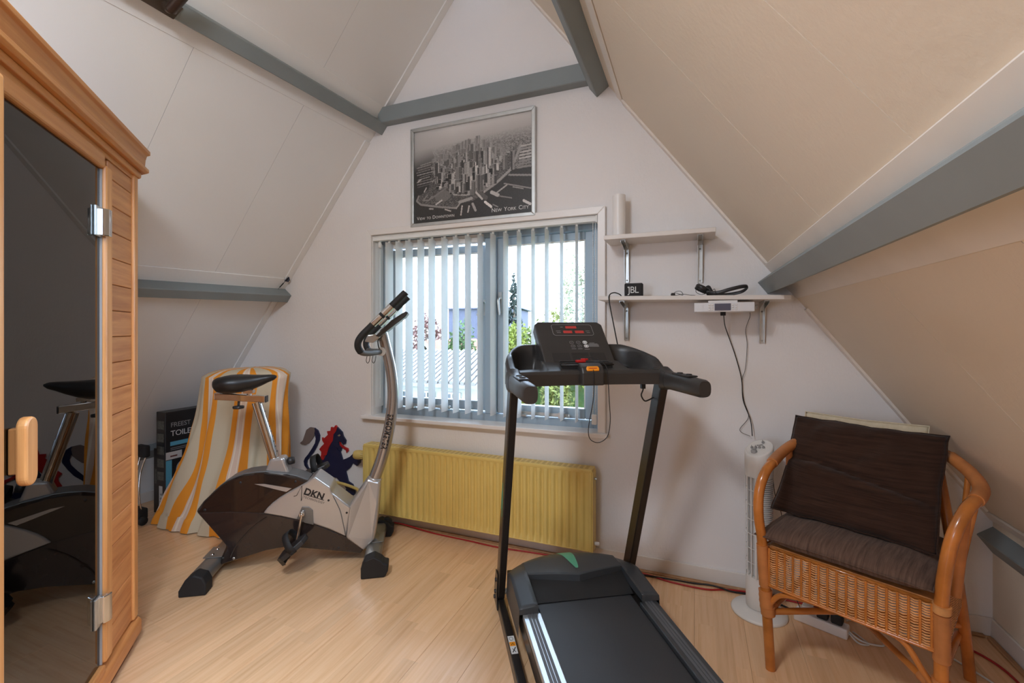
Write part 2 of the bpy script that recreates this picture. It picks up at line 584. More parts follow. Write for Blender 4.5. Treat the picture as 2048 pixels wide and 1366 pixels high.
# gable wall with the window opening (pieces of one wall)
WX0, WX1, WZ0, WZ1 = -1.985, -0.49, 0.675, 1.872
def gable(name, y0, y1, wx0, wx1, wz0, wz1, mat):
    m = MB()
    e = 0.12
    def row(z0, z1, xa=None, xb=None):
        a0 = (xl(z0) - e) if xa is None else xa
        a1 = (xl(z1) - e) if xa is None else xa
        b0 = (xr(z0) + e) if xb is None else xb
        b1 = (xr(z1) + e) if xb is None else xb
        m.prism([(a0, z0), (b0, z0), (b1, z1), (a1, z1)], y0, y1)
    row(-0.1, wz0); row(wz0, wz1, None, wx0); row(wz0, wz1, wx1, None)
    row(wz1, 3.45)
    m.prism([(xl(3.45) - e, 3.45), (xr(3.45) + e, 3.45), (APX, APZ + 0.2)], y0, y1)
    return struct(m.build(name, mat, weld=True))
gable('wall_front', D, D + 0.2, WX0, WX1, WZ0, WZ1, M_WALL)
gable('wall_back', YB - 0.15, YB, -2.1, -1.2, 0.9, 2.1, M_WALL)

# roof slopes with separate boards, battens and purlins
def slope_dirs(side):
    k = 1.24 if side == 'left' else 1.335
    h = math.hypot(1, k)
    up = Vector((1 / h, 0, k / h)) if side == 'left' else Vector((-1 / h, 0, k / h))
    nin = Vector((k / h, 0, -1 / h)) if side == 'left' else Vector((-k / h, 0, -1 / h))
    return up, nin

def slope_bar(side, z0, z1, y0, y1, h, name, mat, parent=None, bevel=0.0, lift=0.0, sag=0.0):
    """flat bar lying on the inner face of a roof slope between two heights"""
    xs = xl if side == 'left' else xr
    up, nin = slope_dirs(side)
    a, b = Vector((xs(z0), 0, z0)), Vector((xs(z1), 0, z1))
    q = [a + nin * lift, b + nin * lift, b + nin * (lift + h), a + nin * (lift + h)]
    m = MB(); m.loft([[(p - up * sag * (D - y) + Vector((0, y, 0))) for p in q] for y in (y0, y1)], smooth=False)
    return m.build(name, mat, parent, bevel=bevel, seg=1)

trim_n = [0]
def trim_name():
    trim_n[0] += 1
    return 'trim_%d' % trim_n[0]

def slope(side, seams, zk, kx, zlow, zup, hole=None):
    up, nin = slope_dirs(side)
    xs = xl if side == 'left' else xr
    gap, bev = (0.0008, 0.0016) if side == 'left' else (0.0012, 0.004)
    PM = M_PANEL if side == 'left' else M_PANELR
    out = -nin
    m = MB()
    def deck(z0, z1, y0, y1):
        a, b = Vector((xs(z0), 0, z0)), (Vector((APX, 0, APZ)) if z1 is None else Vector((xs(z1), 0, z1)))
        q = [a - nin * 0.014, b - nin * 0.014, b - nin * 0.2 + Vector((0, 0, 0.1 if z1 is None else 0)), a - nin * 0.2]
        m.prism([(p.x, p.z) for p in q], y0, y1)
    if hole is None:
        deck(zk, None, YB, D + 0.1)
    else:
        deck(zk, None, YB, hole[0]); deck(zk, None, hole[1], D + 0.1)
        deck(zk, hole[2], hole[0], hole[1]); deck(hole[3], None, hole[0], hole[1])
    # knee wall below the slope
    s = -1 if side == 'left' else 1
    m.prism([(kx, -0.02), (kx + s * 0.15, -0.02), (kx + s * 0.15, zk + 0.1), (kx, zk)], YB, D)
    w = struct(m.build('wall_' + side, PM))
    ys = [YB] + seams + [D]
    for z0, z1 in ((zk, zlow), (zlow, zup), (zup, APZ - 0.005)):
        for y0, y1 in zip(ys[:-1], ys[1:]):
            if hole is not None and y0 >= hole[0] - 0.01 and y1 <= hole[1] + 0.01 and z0 < hole[2] < z1:
                slope_bar(side, z0, hole[2], y0 + gap, y1 - gap, 0.014, 'panel', PM, w, bevel=bev, lift=-0.0142)
                slope_bar(side, hole[3], z1, y0 + gap, y1 - gap, 0.014, 'panel', PM, w, bevel=bev, lift=-0.0142)
                continue
            slope_bar(side, z0, z1, y0 + gap, y1 - gap, 0.014, 'panel', PM, w, bevel=bev, lift=-0.0142)
    return w
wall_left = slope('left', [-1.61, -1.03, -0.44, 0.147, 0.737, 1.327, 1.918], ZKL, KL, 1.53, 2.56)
RW = (-1.35, 0.35, 1.55, 2.50)      # unseen roof window in the right slope, added to light the left side
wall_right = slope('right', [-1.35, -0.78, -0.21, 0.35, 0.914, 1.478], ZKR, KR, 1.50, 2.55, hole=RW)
def added_roof_window():
    up, nin = slope_dirs('right')
    a = Vector((xr(RW[2]), 0, RW[2])); L = (Vector((xr(RW[3]), 0, RW[3])) - a).length
    Mx = Matrix(((0, up.x, nin.x, a.x), (1, 0, 0, 0), (0, up.z, nin.z, a.z), (0, 0, 0, 1)))   # X along the room, Y up the slope, Z inwards
    m = MB(); t, (y0, y1) = 0.055, RW[:2]
    for lo, hi in (((y0, 0, -0.12), (y0 + t, L, -0.06)), ((y1 - t, 0, -0.12), (y1, L, -0.06)), ((y0 + t, 0, -0.12), (y1 - t, t, -0.06)), ((y0 + t, L - t, -0.12), (y1 - t, L, -0.06))):
        m.box(lo, hi, Mx)
    o = struct(m.build('added_window_3', M_WHITE, bevel=0.004, seg=1))
    m = MB(); m.box((y0 + t, t, -0.095), (y1 - t, L - t, -0.089), Mx); m.build('pane', M_GLASS, o)
added_roof_window()

def purlin(side, nose, w, dep, name, y0=YB, y1=D):
    """square purlin: nose = lower inner edge when going down the slope from it by w"""
    up, nin = slope_dirs(side)
    a = Vector((nose[0], 0, nose[1])); b = a - up * w
    q = [a, b, b - nin * dep, a - nin * dep]
    sag = 0.034 if side == 'left' else 0.012       # the old purlins dip a little towards the room
    m = MB(); m.loft([[(p - up * sag * (D - y) + Vector((0, y, 0))) for p in q] for y in (y0, y1)], smooth=False)
    o = m.build(name, M_BLUEGREY, bevel=0.004, seg=1)
    return o
pl = [
    ('left', (-2.712, 1.499), 0.064, 0.095, 'blue-grey lower roof beam on the left slope, ending below the dart'),
    ('left', (-1.869, 2.588), 0.072, 0.075, 'blue-grey upper roof beam on the left slope, carrying the brown lamp bracket'),
    ('right', (0.277, 1.478), 0.072, 0.095, 'broad blue-grey lower roof beam on the right slope, just above the lower shelf'),
    ('right', (-0.537, 2.567), 0.070, 0.095, 'blue-grey upper roof beam on the right slope, meeting the cross beam over the picture'),
    ('right', (1.078, 0.406), 0.090, 0.070, 'low blue-grey beam at knee height behind the wicker chair'),
    ('left', (-3.640, 0.390), 0.090, 0.060, 'low blue-grey beam at knee height behind the black cartons'),
]
for side, nose, w, dep, lab in pl:
    o = struct(purlin(side, nose, w, dep, trim_name()))
    o['label'] = lab
m = MB(); m.box((-1.90, D - 0.062, 2.583), (-0.50, D + 0.01, 2.684))
o = struct(m.build(trim_name(), M_BLUEGREY, bevel=0.004, seg=1)); o['label'] = 'blue-grey cross beam on the gable wall above the city picture'

# painted battens along the beams and in the corners
for side, z0, z1, hh in (('left', 1.545, 1.622, 0.006), ('left', 2.512, 2.572, 0.003), ('left', 2.600, 2.690, 0.005),
                         ('right', 1.52, 1.566, 0.010), ('right', 1.398, 1.470, 0.003), ('right', 2.605, 2.65, 0.006), ('right', 2.455, 2.500, 0.006),
                         ('right', 0.478, 0.520, 0.010)):
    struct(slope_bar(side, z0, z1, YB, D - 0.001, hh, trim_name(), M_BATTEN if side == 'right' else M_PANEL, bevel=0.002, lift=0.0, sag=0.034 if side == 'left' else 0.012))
for side, z0, z1 in (('left', 1.60, 2.50), ('left', 0.42, 1.50), ('left', 2.69, 3.50), ('right', 1.566, 2.455), ('right', 0.52, 1.35), ('right', 2.65, 3.50)):
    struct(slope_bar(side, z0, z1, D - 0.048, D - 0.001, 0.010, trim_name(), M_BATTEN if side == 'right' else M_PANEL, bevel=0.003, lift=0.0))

# skirting boards and the wooden quadrant strip at the floor
m = MB(); m.prism([(D - 0.014, 0.0), (D, 0.0), (D, 0.072), (D - 0.010, 0.072)], KL, KR, plane='YZ')
struct(m.build('baseboard_front', M_SKIRT, bevel=0.002, seg=1))
m = MB(); m.prism([(KR, 0.0), (KR - 0.014, 0.0), (KR - 0.010, 0.072), (KR, 0.072)], YB, D - 0.014)
struct(m.build('baseboard_right', M_SKIRT, bevel=0.002, seg=1))
m = MB(); m.prism([(KL, 0.0), (KL + 0.014, 0.0), (KL + 0.010, 0.072), (KL, 0.072)], YB, D - 0.014)
struct(m.build('baseboard_left', M_SKIRT, bevel=0.002, seg=1))
m = MB(); m.box((KL + 0.014, D - 0.036, 0.0005), (KR - 0.036, D - 0.0145, 0.009))
struct(m.build(trim_name(), M_QUAD, bevel=0.003, seg=1))
m = MB(); m.box((KR - 0.036, YB, 0.0005), (KR - 0.0145, D - 0.036, 0.009))
struct(m.build(trim_name(), M_QUAD, bevel=0.003, seg=1))

# ------------------------------------------------------------------ window
FY0, FY1 = D + 0.085, D + 0.155
m = MB()
m.box((WX0, FY0, WZ0), (WX0 + 0.060, FY1, WZ1)); m.box((WX1 - 0.042, FY0, WZ0), (WX1, FY1, WZ1))
m.box((WX0 + 0.060, FY0, WZ1 - 0.055), (WX1 - 0.042, FY1, WZ1)); m.box((WX0 + 0.060, FY0, WZ0), (WX1 - 0.042, FY1, WZ0 + 0.060))
m.box((-1.205, FY0 - 0.004, WZ0 + 0.06), (-1.131, FY1, WZ1 - 0.055))
win = struct(m.build('window_1', M_FRAMEBLUE, bevel=0.004, seg=1))
def sash(x0, x1, z0, z1, hinge_left, ang):
    r = MB(); y0, y1, t = 0.0, 0.05, 0.046
    w, h = x1 - x0, z1 - z0
    r.box((0, y0, 0), (t, y1, h)); r.box((w - t, y0, 0), (w, y1, h))
    r.box((t, y0, 0), (w - t, y1, t + 0.012)); r.box((t, y0, h - t), (w - t, y1, h))
    s = r.build('sash', M_FRAMEBLUE, win, bevel=0.004, seg=1)
    s.location = (x0, FY0 + 0.012, z0); s.rotation_euler = (0, 0, ang)
    p = MB(); p.box((t - 0.004, 0.022, t), (w - t + 0.004, 0.028, h - t + 0.004))
    p.build('pane', M_GLASS, s)
    g = MB()
    for a, b in (((t, 0.004, t + 0.012), (t + 0.007, 0.0205, h - t)), ((w - t - 0.007, 0.004, t + 0.012), (w - t, 0.0205, h - t)),
                 ((t + 0.007, 0.004, h - t - 0.007), (w - t - 0.007, 0.0205, h - t))):
        g.box(a, b)
    g.build('glazing_bead', M_WHITE, s)
    return s, w, h
sl, w_, h_ = sash(WX0 + 0.066, -1.209, WZ0 + 0.066, WZ1 - 0.083, True, math.radians(4))
k = MB(); k.box((w_ - 0.030, -0.010, 0.60), (w_ - 0.012, 0.002, 0.70)); k.tube([(w_ - 0.021, -0.008, 0.68), (w_ - 0.021, -0.035, 0.68), (w_ - 0.03, -0.040, 0.665), (w_ - 0.060, -0.045, 0.60)], [0.008, 0.008, 0.009, 0.006], 8)
k.build('handle', M_STEEL, sl)
sr_, w2, h2_ = sash(-1.128, WX1 - 0.046, WZ0 + 0.066, WZ1 - 0.060, False, 0.0)
k = MB(); k.box((0.012, -0.010, 0.61), (0.034, 0.002, 0.74)); k.tube([(0.023, -0.008, 0.70), (0.023, -0.035, 0.70), (0.022, -0.040, 0.685), (0.030, -0.040, 0.60)], [0.008, 0.008, 0.009, 0.006], 8)
k.build('handle', M_STEEL, sr_)
for x0 in (-1.76, -0.98):
    st = MB(); st.box((x0, FY0 - 0.012, WZ0 + 0.075), (x0 + 0.30, FY0 - 0.002, WZ0 + 0.092)); st.box((x0 + 0.02, FY0 - 0.030, WZ0 + 0.066), (x0 + 0.055, FY0 - 0.003, WZ0 + 0.078))
    st.box((x0 + 0.25, FY0 - 0.026, WZ0 + 0.068), (x0 + 0.285, FY0 - 0.003, WZ0 + 0.100)); st.sphere((x0 + 0.31, FY0 - 0.012, WZ0 + 0.084), 0.011, 8, 6)
    st.build('stay', M_STEEL, win)
v = MB(); v.box((WX0 + 0.065, FY0 - 0.012, WZ1 - 0.078), (-1.212, FY0 + 0.03, WZ1 - 0.030)); v.box((WX0 + 0.065, FY0 - 0.018, WZ1 - 0.060), (-1.212, FY0 - 0.0125, WZ1 - 0.050))
v.build('vent_strip', M_WHITE, win)
# reveal lining, architrave and sill board
lin = MB()
lin.box((WX0 - 0.012, D - 0.004, WZ0), (WX0 + 0.001, FY0, WZ1 + 0.012)); lin.box((WX1 - 0.001, D - 0.004, WZ0), (WX1 + 0.012, FY0, WZ1 + 0.012)); lin.box((WX0, D - 0.004, WZ1 - 0.001), (WX1, FY0, WZ1 + 0.012))
lin.build('lining', M_WHITE, win)
ar = MB()
A = [(WX0 - 0.040, WZ0 - 0.01), (WX0 - 0.002, WZ0 - 0.01), (WX0 - 0.002, WZ1 + 0.002), (WX0 - 0.040, WZ1 + 0.044)]
ar.prism(A, D - 0.022, D + 0.002)
ar.prism([(WX1 + 0.002, WZ0 - 0.01), (WX1 + 0.044, WZ0 - 0.01), (WX1 + 0.044, WZ1 + 0.044), (WX1 + 0.002, WZ1 + 0.002)], D - 0.022, D + 0.002)
ar.prism([(WX0 - 0.040, WZ1 + 0.044), (WX0 - 0.002, WZ1 + 0.002), (WX1 + 0.002, WZ1 + 0.002), (WX1 + 0.044, WZ1 + 0.044)], D - 0.022, D + 0.002)
ar.build('architrave', M_WHITE, win, bevel=0.003, seg=1)
sb = MB(); sb.prism([(-2.055, 0.664), (-0.432, 0.672), (-0.432, 0.698), (-2.055, 0.686)], D - 0.045, FY0)
sb.build('sill', M_WHITE, win, bevel=0.004, seg=2)
# unseen rear gable window (behind the camera), added to let more daylight in
m = MB()
BX0, BX1, BZ0, BZ1 = -2.1, -1.2, 0.9, 2.1
m.box((BX0, YB - 0.10, BZ0), (BX0 + 0.07, YB - 0.04, BZ1)); m.box((BX1 - 0.07, YB - 0.10, BZ0), (BX1, YB - 0.04, BZ1))
m.box((BX0 + 0.07, YB - 0.10, BZ0), (BX1 - 0.07, YB - 0.04, BZ0 + 0.07)); m.box((BX0 + 0.07, YB - 0.10, BZ1 - 0.07), (BX1 - 0.07, YB - 0.04, BZ1))
m.box((-1.67, YB - 0.10, BZ0 + 0.07), (-1.63, YB - 0.04, BZ1 - 0.07))
w2o = struct(m.build('added_window_2', M_FRAMEBLUE, bevel=0.004, seg=1))
for a, b in ((BX0 + 0.07, -1.67), (-1.63, BX1 - 0.07)):
    p = MB(); p.box((a, YB - 0.075, BZ0 + 0.07), (b, YB - 0.069, BZ1 - 0.07)); p.build('pane', M_GLASS, w2o)

# ------------------------------------------------------------------ vertical blind
bl = thing('vertical_blind', 'white vertical blind hanging in front of the blue window, its vanes turned open', 'blind', (0, 0, 0))
m = MB(); m.box((WX0 + 0.004, D - 0.010, 1.838), (WX1 - 0.010, D + 0.030, 1.868)); m.box((WX0 + 0.004, D - 0.014, 1.862), (WX1 - 0.010, D - 0.0105, 1.868))
m.build('headrail', M_VANE, bl, bevel=0.002, seg=1)
m = MB(); m.box((WX1 - 0.0095, D - 0.018, 1.832), (WX1 + 0.0, D + 0.030, 1.870)); m.build('end_cap', M_VANE, bl, bevel=0.002, seg=1)
VX = [-1.952, -1.872, -1.794, -1.717, -1.628, -1.547, -1.454, -1.374, -1.29, -1.207, -1.122, -1.039, -0.955, -0.868, -0.786, -0.698, -0.612]
vane = None
for i, vx in enumerate(VX):
    if vane is None:
        g = MB()
        def vf(a, b, off=0.0):
            s = (a - 0.5)
            return (0.006 * (1 - 4 * s * s) + off, s * 0.089, 0.742 + b * (1.822 - 0.742) - (0.0 if b > 0 else 0.0))
        g.grid(lambda a, b: vf(a, b), 6, 4); g.grid(lambda a, b: vf(1 - a, b, -0.0012), 6, 4)
        vane = g.build('vane', M_SLATS, bl, recalc=False)
        o = vane
    else:
        o = vane.copy(); COL.objects.link(o)
    o.location = (vx, D + 0.022, 0)
    o.rotation_euler = (0, 0, math.radians(4 + random.uniform(-1.5, 1.5)))
    hk = MB(); hk.box((vx - 0.006, D + 0.016, 1.820), (vx + 0.006, D + 0.028, 1.840)); hk.build('vane_hook', M_VANE, bl)
ch = MB()
for dx, dy in ((0.0, 0.0), (0.012, 0.012)):
    xx, yy = WX1 - 0.026 + dx, D - 0.004 + dy
    ch.tube([(xx, yy, 1.835), (xx, yy, 0.78)], 0.0012, 5)
    z = 1.83
    while z > 0.78:
        ch.sphere((xx, yy, z), 0.0028, 5, 4); z -= 0.0095
stuff(ch.build('bead_chain', M_VANE, bl))
m = MB(); m.box((WX1 - 0.034, D - 0.006, 0.735), (WX1 - 0.006, D + 0.012, 0.79)); m.build('chain_weight', M_VANE, bl, bevel=0.004)
m = MB(); m.tube([(-1.925, D - 0.006, 1.84), (-1.925, D - 0.006, 0.80)], 0.0016, 6); m.lathe([(0.001, 1.79), (0.012, 1.79), (0.012, 1.815), (0.004, 1.83)], 10, Matrix.Translation((-1.925, D - 0.006, 0)))
m.build('tilt_cord', M_VANE, bl)

# ------------------------------------------------------------------ framed city picture
pic = thing('framed_picture', 'black and white aerial city picture in a brushed metal frame above the window', 'picture', (-1.259, D, 1.899))
PW, PH = 0.837, 0.624
t_ = 0.023
for a, b in (([(-PW / 2, 0), (PW / 2, 0), (PW / 2 - t_, t_), (-PW / 2 + t_, t_)], 0), ([(-PW / 2, PH), (-PW / 2 + t_, PH - t_), (PW / 2 - t_, PH - t_), (PW / 2, PH)], 0),
             ([(-PW / 2, 0), (-PW / 2 + t_, t_), (-PW / 2 + t_, PH - t_), (-PW / 2, PH)], 0), ([(PW / 2, 0), (PW / 2, PH), (PW / 2 - t_, PH - t_), (PW / 2 - t_, t_)], 0)):
    m = MB(); m.prism(a, -0.024, -0.001); m.build('frame_bar', M_STEEL, pic, bevel=0.003, seg=2)

def city_print(nx, nz):
    """painted raster of the aerial view: haze, a dense town, river, park, piers and boats"""
    r = np.random.default_rng(5)
    X, Z = np.meshgrid((np.arange(nx) + 0.5) / nx, (np.arange(nz) + 0.5) / nz)
    img = np.full((nz, nx), 0.16)
    n1 = r.random((nz, nx))
    img = 0.13 + 0.05 * n1
    hor = 0.80 + 0.08 * X
    # far town and haze
    far = np.clip((Z - 0.55) / np.maximum(hor - 0.55, 0.01), 0, 1)
    coarse = np.repeat(np.repeat(r.random((nz // 2 + 1, nx // 3 + 1)), 2, 0)[:nz], 3, 1)[:, :nx]
    tex = 0.18 + 0.42 * coarse * (0.6 + 0.4 * n1)
    land = (X > 0.22 - 0.25 * (Z - 0.55)) 
    img = np.where((Z > 0.45) & land, tex, img)
    img = np.where(Z > 0.55, img * (1 - far ** 2.2) + 0.68 * far ** 2.2, img)
    img = np.where(Z > hor, 0.68 + 0.9 * (Z - hor), img)
    lh = np.clip(1 - X / 0.35, 0, 1) * np.clip((Z - 0.55) / 0.2, 0, 1)
    img = img * (1 - 0.7 * lh) + 0.64 * 0.7 * lh
    # ground of the peninsula
    def inside(poly):
        c = np.zeros((nz, nx), bool); n = len(poly)
        for i in range(n):
            (x0, z0), (x1, z1) = poly[i], poly[(i + 1) % n]
            k = ((z0 > Z) != (z1 > Z)) & (X < (x1 - x0) * (Z - z0) / (z1 - z0 + 1e-9) + x0)
            c ^= k
        return c
    pen = inside([(0.16, 0.55), (0.13, 0.36), (0.04, 0.30), (0.02, 0.24), (0.08, 0.19), (0.25, 0.15), (0.38, 0.12), (0.41, 0.17), (0.52, 0.18), (0.60, 0.23), (0.72, 0.32), (0.83, 0.42), (0.88, 0.60), (0.9, 0.7), (0.2, 0.7)])
    img = np.where(pen & (Z < 0.62), 0.20 + 0.30 * coarse * n1, img)
    park = inside([(0.10, 0.27), (0.08, 0.22), (0.36, 0.14), (0.42, 0.22), (0.30, 0.34)])
    img = np.where(park, 0.14 + 0.2 * n1 + 0.12 * (coarse > 0.7), img)
    lawn = ((X - 0.26) / 0.07) ** 2 + ((Z - 0.27) / 0.06) ** 2 < 1
    img = np.where(lawn & park, 0.33 + 0.1 * n1, img)
    def line(pts, w, val):
        nonlocal img
        for (x0, z0), (x1, z1) in zip(pts[:-1], pts[1:]):
            dx, dz = x1 - x0, (z1 - z0)
            L = dx * dx + dz * dz + 1e-9
            t = np.clip(((X - x0) * dx + (Z - z0) * dz) / L, 0, 1)
            d = np.hypot(X - x0 - t * dx, (Z - z0 - t * dz) * 0.75)
            img = np.where(d < w, val + 0.06 * (n1 - 0.5), img)
    line([(0.04, 0.30), (0.02, 0.25), (0.06, 0.205), (0.24, 0.155), (0.38, 0.125)], 0.008, 0.50)
    line([(0.38, 0.125), (0.41, 0.17)], 0.006, 0.6)
    line([(0.12, 0.30), (0.08, 0.25), (0.13, 0.24), (0.16, 0.28)], 0.006, 0.45)
    line([(0.30, 0.36), (0.16, 0.26)], 0.008, 0.42)
    line([(0.60, 0.25), (0.72, 0.34), (0.83, 0.45), (0.88, 0.58), (0.91, 0.68)], 0.010, 0.56)
    line([(0.32, 0.33), (0.36, 0.27), (0.46, 0.25), (0.56, 0.26), (0.66, 0.32)], 0.006, 0.6)
    line([(0.82, 0.40), (0.99, 0.37)], 0.007, 0.52)
    line([(0.78, 0.32), (0.99, 0.24)], 0.005, 0.5)
    # piers right and left
    for z in np.arange(0.46, 0.70, 0.030):
        line([(0.89 + 0.12 * (z - 0.46), z), (0.99, z + 0.005)], 0.006, 0.42 + 0.3 * r.random())
    for z in np.arange(0.42, 0.66, 0.026):
        line([(0.01 + 0.05 * r.random(), z - 0.02), (0.13 + 0.05 * r.random(), z)], 0.004, 0.30 + 0.25 * r.random())
    # buildings, back to front
    B = []
    for i in range(900):
        z = 0.24 + 0.44 * r.random() ** 0.8
        x = 0.17 + 0.68 * r.random()
        if not (0.16 + 0.05 * (z < 0.4) < x < 0.60 + 0.55 * (z - 0.24)): continue
        if z < 0.34 and x < 0.33: continue
        cen = math.exp(-((x - 0.50) / 0.22) ** 2)
        tall = r.random() ** 2.0 * 0.19 * cen + 0.018
        B.append((z, x, 0.007 + 0.013 * r.random() + 0.006 * (z < 0.4), tall * (1.15 - 0.5 * (z - 0.25))))
    B += [(0.30, 0.40, 0.028, 0.13), (0.31, 0.545, 0.026, 0.09), (0.30, 0.34, 0.022, 0.09), (0.36, 0.50, 0.024, 0.24), (0.42, 0.55, 0.022, 0.28), (0.44, 0.61, 0.018, 0.25), (0.36, 0.40, 0.026, 0.20),
          (0.40, 0.24, 0.024, 0.13), (0.45, 0.21, 0.018, 0.19), (0.42, 0.26, 0.020, 0.16), (0.46, 0.79, 0.018, 0.15), (0.45, 0.85, 0.014, 0.19), (0.33, 0.70, 0.02, 0.09), (0.50, 0.66, 0.016, 0.22), (0.52, 0.52, 0.02, 0.26)]
    for z, x, w, h in sorted(B, reverse=True):
        z = min(z, 0.72)
        i0, i1, im = int((x - w) * nx), int((x + w) * nx), int((x + w * (r.random() * 0.8 - 0.3)) * nx)
        j0, j1 = int(z * nz), int(min(z + h, 0.93) * nz)
        haze = np.clip((z - 0.40) / 0.34, 0, 0.75)
        dark, lit = 0.10 + 0.14 * r.random(), 0.46 + 0.44 * r.random()
        if r.random() < 0.4: dark, lit = lit * 0.75, dark + 0.1
        for a, b, c in ((i0, im, dark), (im, i1, lit)):
            a, b = max(a, 0), min(b, nx)
            if b > a and j1 > j0:
                blk = np.full((j1 - j0, b - a), c)
                blk[::3, :] *= 0.82
                blk[:, ::2] *= 0.93
                blk *= 0.85 + 0.3 * r.random(blk.shape)
                img[j0:j1, a:b] = blk * (1 - haze) + 0.50 * haze
        img[j1 - 1:j1, max(i0, 0):min(i1, nx)] = 0.55 * (1 - haze) + 0.5 * haze
    # quay buildings and boats
    for x0, z0, x1, z1, w, c in ((0.41, 0.185, 0.51, 0.21, 0.012, 0.6), (0.625, 0.155, 0.675, 0.10, 0.010, 0.9), (0.69, 0.12, 0.73, 0.09, 0.005, 0.5),
                                 (0.57, 0.26, 0.63, 0.20, 0.018, 0.3), (0.55, 0.265, 0.60, 0.19, 0.008, 0.75), (0.70, 0.22, 0.80, 0.30, 0.006, 0.6), (0.68, 0.245, 0.73, 0.21, 0.014, 0.7), (0.935, 0.125, 0.985, 0.085, 0.010, 0.8), (0.74, 0.20, 0.84, 0.165, 0.005, 0.45),
                                 (0.43, 0.14, 0.42, 0.05, 0.006, 0.7), (0.49, 0.13, 0.48, 0.07, 0.006, 0.7), (0.52, 0.15, 0.545, 0.08, 0.010, 0.6), (0.28, 0.125, 0.33, 0.10, 0.005, 0.7), (0.14, 0.15, 0.17, 0.145, 0.006, 0.6),
                                 (0.03, 0.455, 0.06, 0.48, 0.005, 0.7), (0.09, 0.34, 0.11, 0.38, 0.005, 0.7), (0.20, 0.19, 0.25, 0.225, 0.006, 0.75), (0.85, 0.275, 0.93, 0.245, 0.004, 0.55)):
        line([(x0, z0), (x1, z1)], w, c)
    img[:int(0.012 * nz)] = 0.13
    return np.clip(img, 0, 1) ** 0.80 * 0.98

NX, NZ = 300, 222
art = city_print(NX, NZ)
pw_, ph_ = PW - 2 * t_, PH - 2 * t_
xs = np.linspace(-pw_ / 2, pw_ / 2, NX + 1); zs = np.linspace(t_, t_ + ph_, NZ + 1)
gx, gz = np.meshgrid(xs, zs)
vv = np.stack([gx.ravel(), np.full(gx.size, -0.010), gz.ravel()], 1)
ii = (np.arange(NZ)[:, None] * (NX + 1) + np.arange(NX)[None, :]).ravel()
ff = np.stack([ii, ii + 1, ii + NX + 2, ii + NX + 1], 1)
me = bpy.data.meshes.new('print')
me.from_pydata(vv.tolist(), [], ff.tolist())
ca = me.color_attributes.new('ink', 'FLOAT_COLOR', 'CORNER')
lin = np.where(art <= 0.04045, art / 12.92, ((art + 0.055) / 1.055) ** 2.4).ravel()
cc = np.ones((NX * NZ, 4, 4), np.float32)
cc[:, :, 0] = (lin * 1.02)[:, None]; cc[:, :, 1] = (lin * 0.97)[:, None]; cc[:, :, 2] = (lin * 0.93)[:, None]
ca.data.foreach_set('color', cc.ravel())
tt = NT('city_print')
at_ = tt.n.new('ShaderNodeAttribute'); at_.attribute_name = 'ink'
tt.link(at_.outputs['Color'], tt.b.inputs['Base Color'])
tt.b.inputs['Roughness'].default_value = 0.35
me.materials.append(tt.m)
po = bpy.data.objects.new('print', me); COL.objects.link(po); po.parent = pic
b = MB(); b.box((-PW / 2 + 0.005, -0.008, 0.005), (PW / 2 - 0.005, -0.0005, PH - 0.005)); b.build('backing', M_BLACK, pic)
lettering('down', 'lettering', M_INKW, pic, basis((-pw_ / 2 + 0.018, -0.0106, t_ + 0.022), (1, 0, 0), (0, 0, 1)))
wny = max(p[0] for p in _T['nyc'][0])
lettering('nyc', 'lettering', M_INKW, pic, basis((pw_ / 2 - 0.020 - wny, -0.0106, t_ + 0.024), (1, 0, 0), (0, 0, 1)))

# ------------------------------------------------------------------ shelves with brackets
def bracket(parent, x, z, drop, reach):
    m = MB()
    prof = [(0.0, 0.0), (0.0, -drop), (-0.012, -drop), (-0.030, -0.03), (-reach, -0.010), (-reach, 0.0)]
    for s in (-1, 1):
        m.prism([(D + p[0] - 0.001, z + p[1]) for p in prof], x + s * 0.0105 - 0.0012, x + s * 0.0105 + 0.0012, plane='YZ')
    m.box((x - 0.0105, D - 0.004, z - drop), (x + 0.0105, D - 0.001, z)); m.box((x - 0.0105, D - reach, z - 0.003), (x + 0.0105, D - 0.004, z - 0.0002))
    o = m.build('bracket', M_STEEL, parent)
    for zz in (-0.045, -drop + 0.012):
        s = MB(); s.lathe([(0.0045, 0), (0.004, 0.002), (0.0005, 0.003)], 8, Matrix.Translation((x, D - 0.004, z + zz)) @ Matrix.Rotation(PI / 2, 4, 'X'))
        s.build('screw', M_STEEL, o)
    return o
sh1 = thing('wall_shelf', 'short white upper wall shelf holding only a paper roll', 'shelf')
m = MB(); m.box((-0.425, D - 0.182, 1.700), (0.088, D - 0.001, 1.722)); m.build('board', M_SKIRT, sh1, bevel=0.002, seg=1)
bracket(sh1, -0.335, 1.6998, 0.20, 0.155); bracket(sh1, 0.022, 1.6998, 0.215, 0.155)
sh2 = thing('wall_shelf', 'long white lower wall shelf with speaker and headphones on it and a radio under it', 'shelf', group=None)
m = MB()
yf = D - 0.207
out = [(-0.447, D - 0.001), (-0.447, yf), (0.355, yf), (0.385, yf + 0.012), (0.400, yf + 0.045), (0.410, D - 0.001)]
k0 = len(m.v)
m.prism(out, 0.0, 0.020, plane='XY')
tilt = lambda x: 1.398 - (x + 0.447) * 0.020
m.v = [(a, b, c + tilt(a)) for a, b, c in m.v]
m.build('board', M_SKIRT, sh2, bevel=0.002, seg=1)
bracket(sh2, -0.337, tilt(-0.337) - 0.0005, 0.20, 0.175); bracket(sh2, 0.295, tilt(0.295) - 0.0005, 0.195, 0.175)
ztop = lambda x: tilt(x) + 0.0202

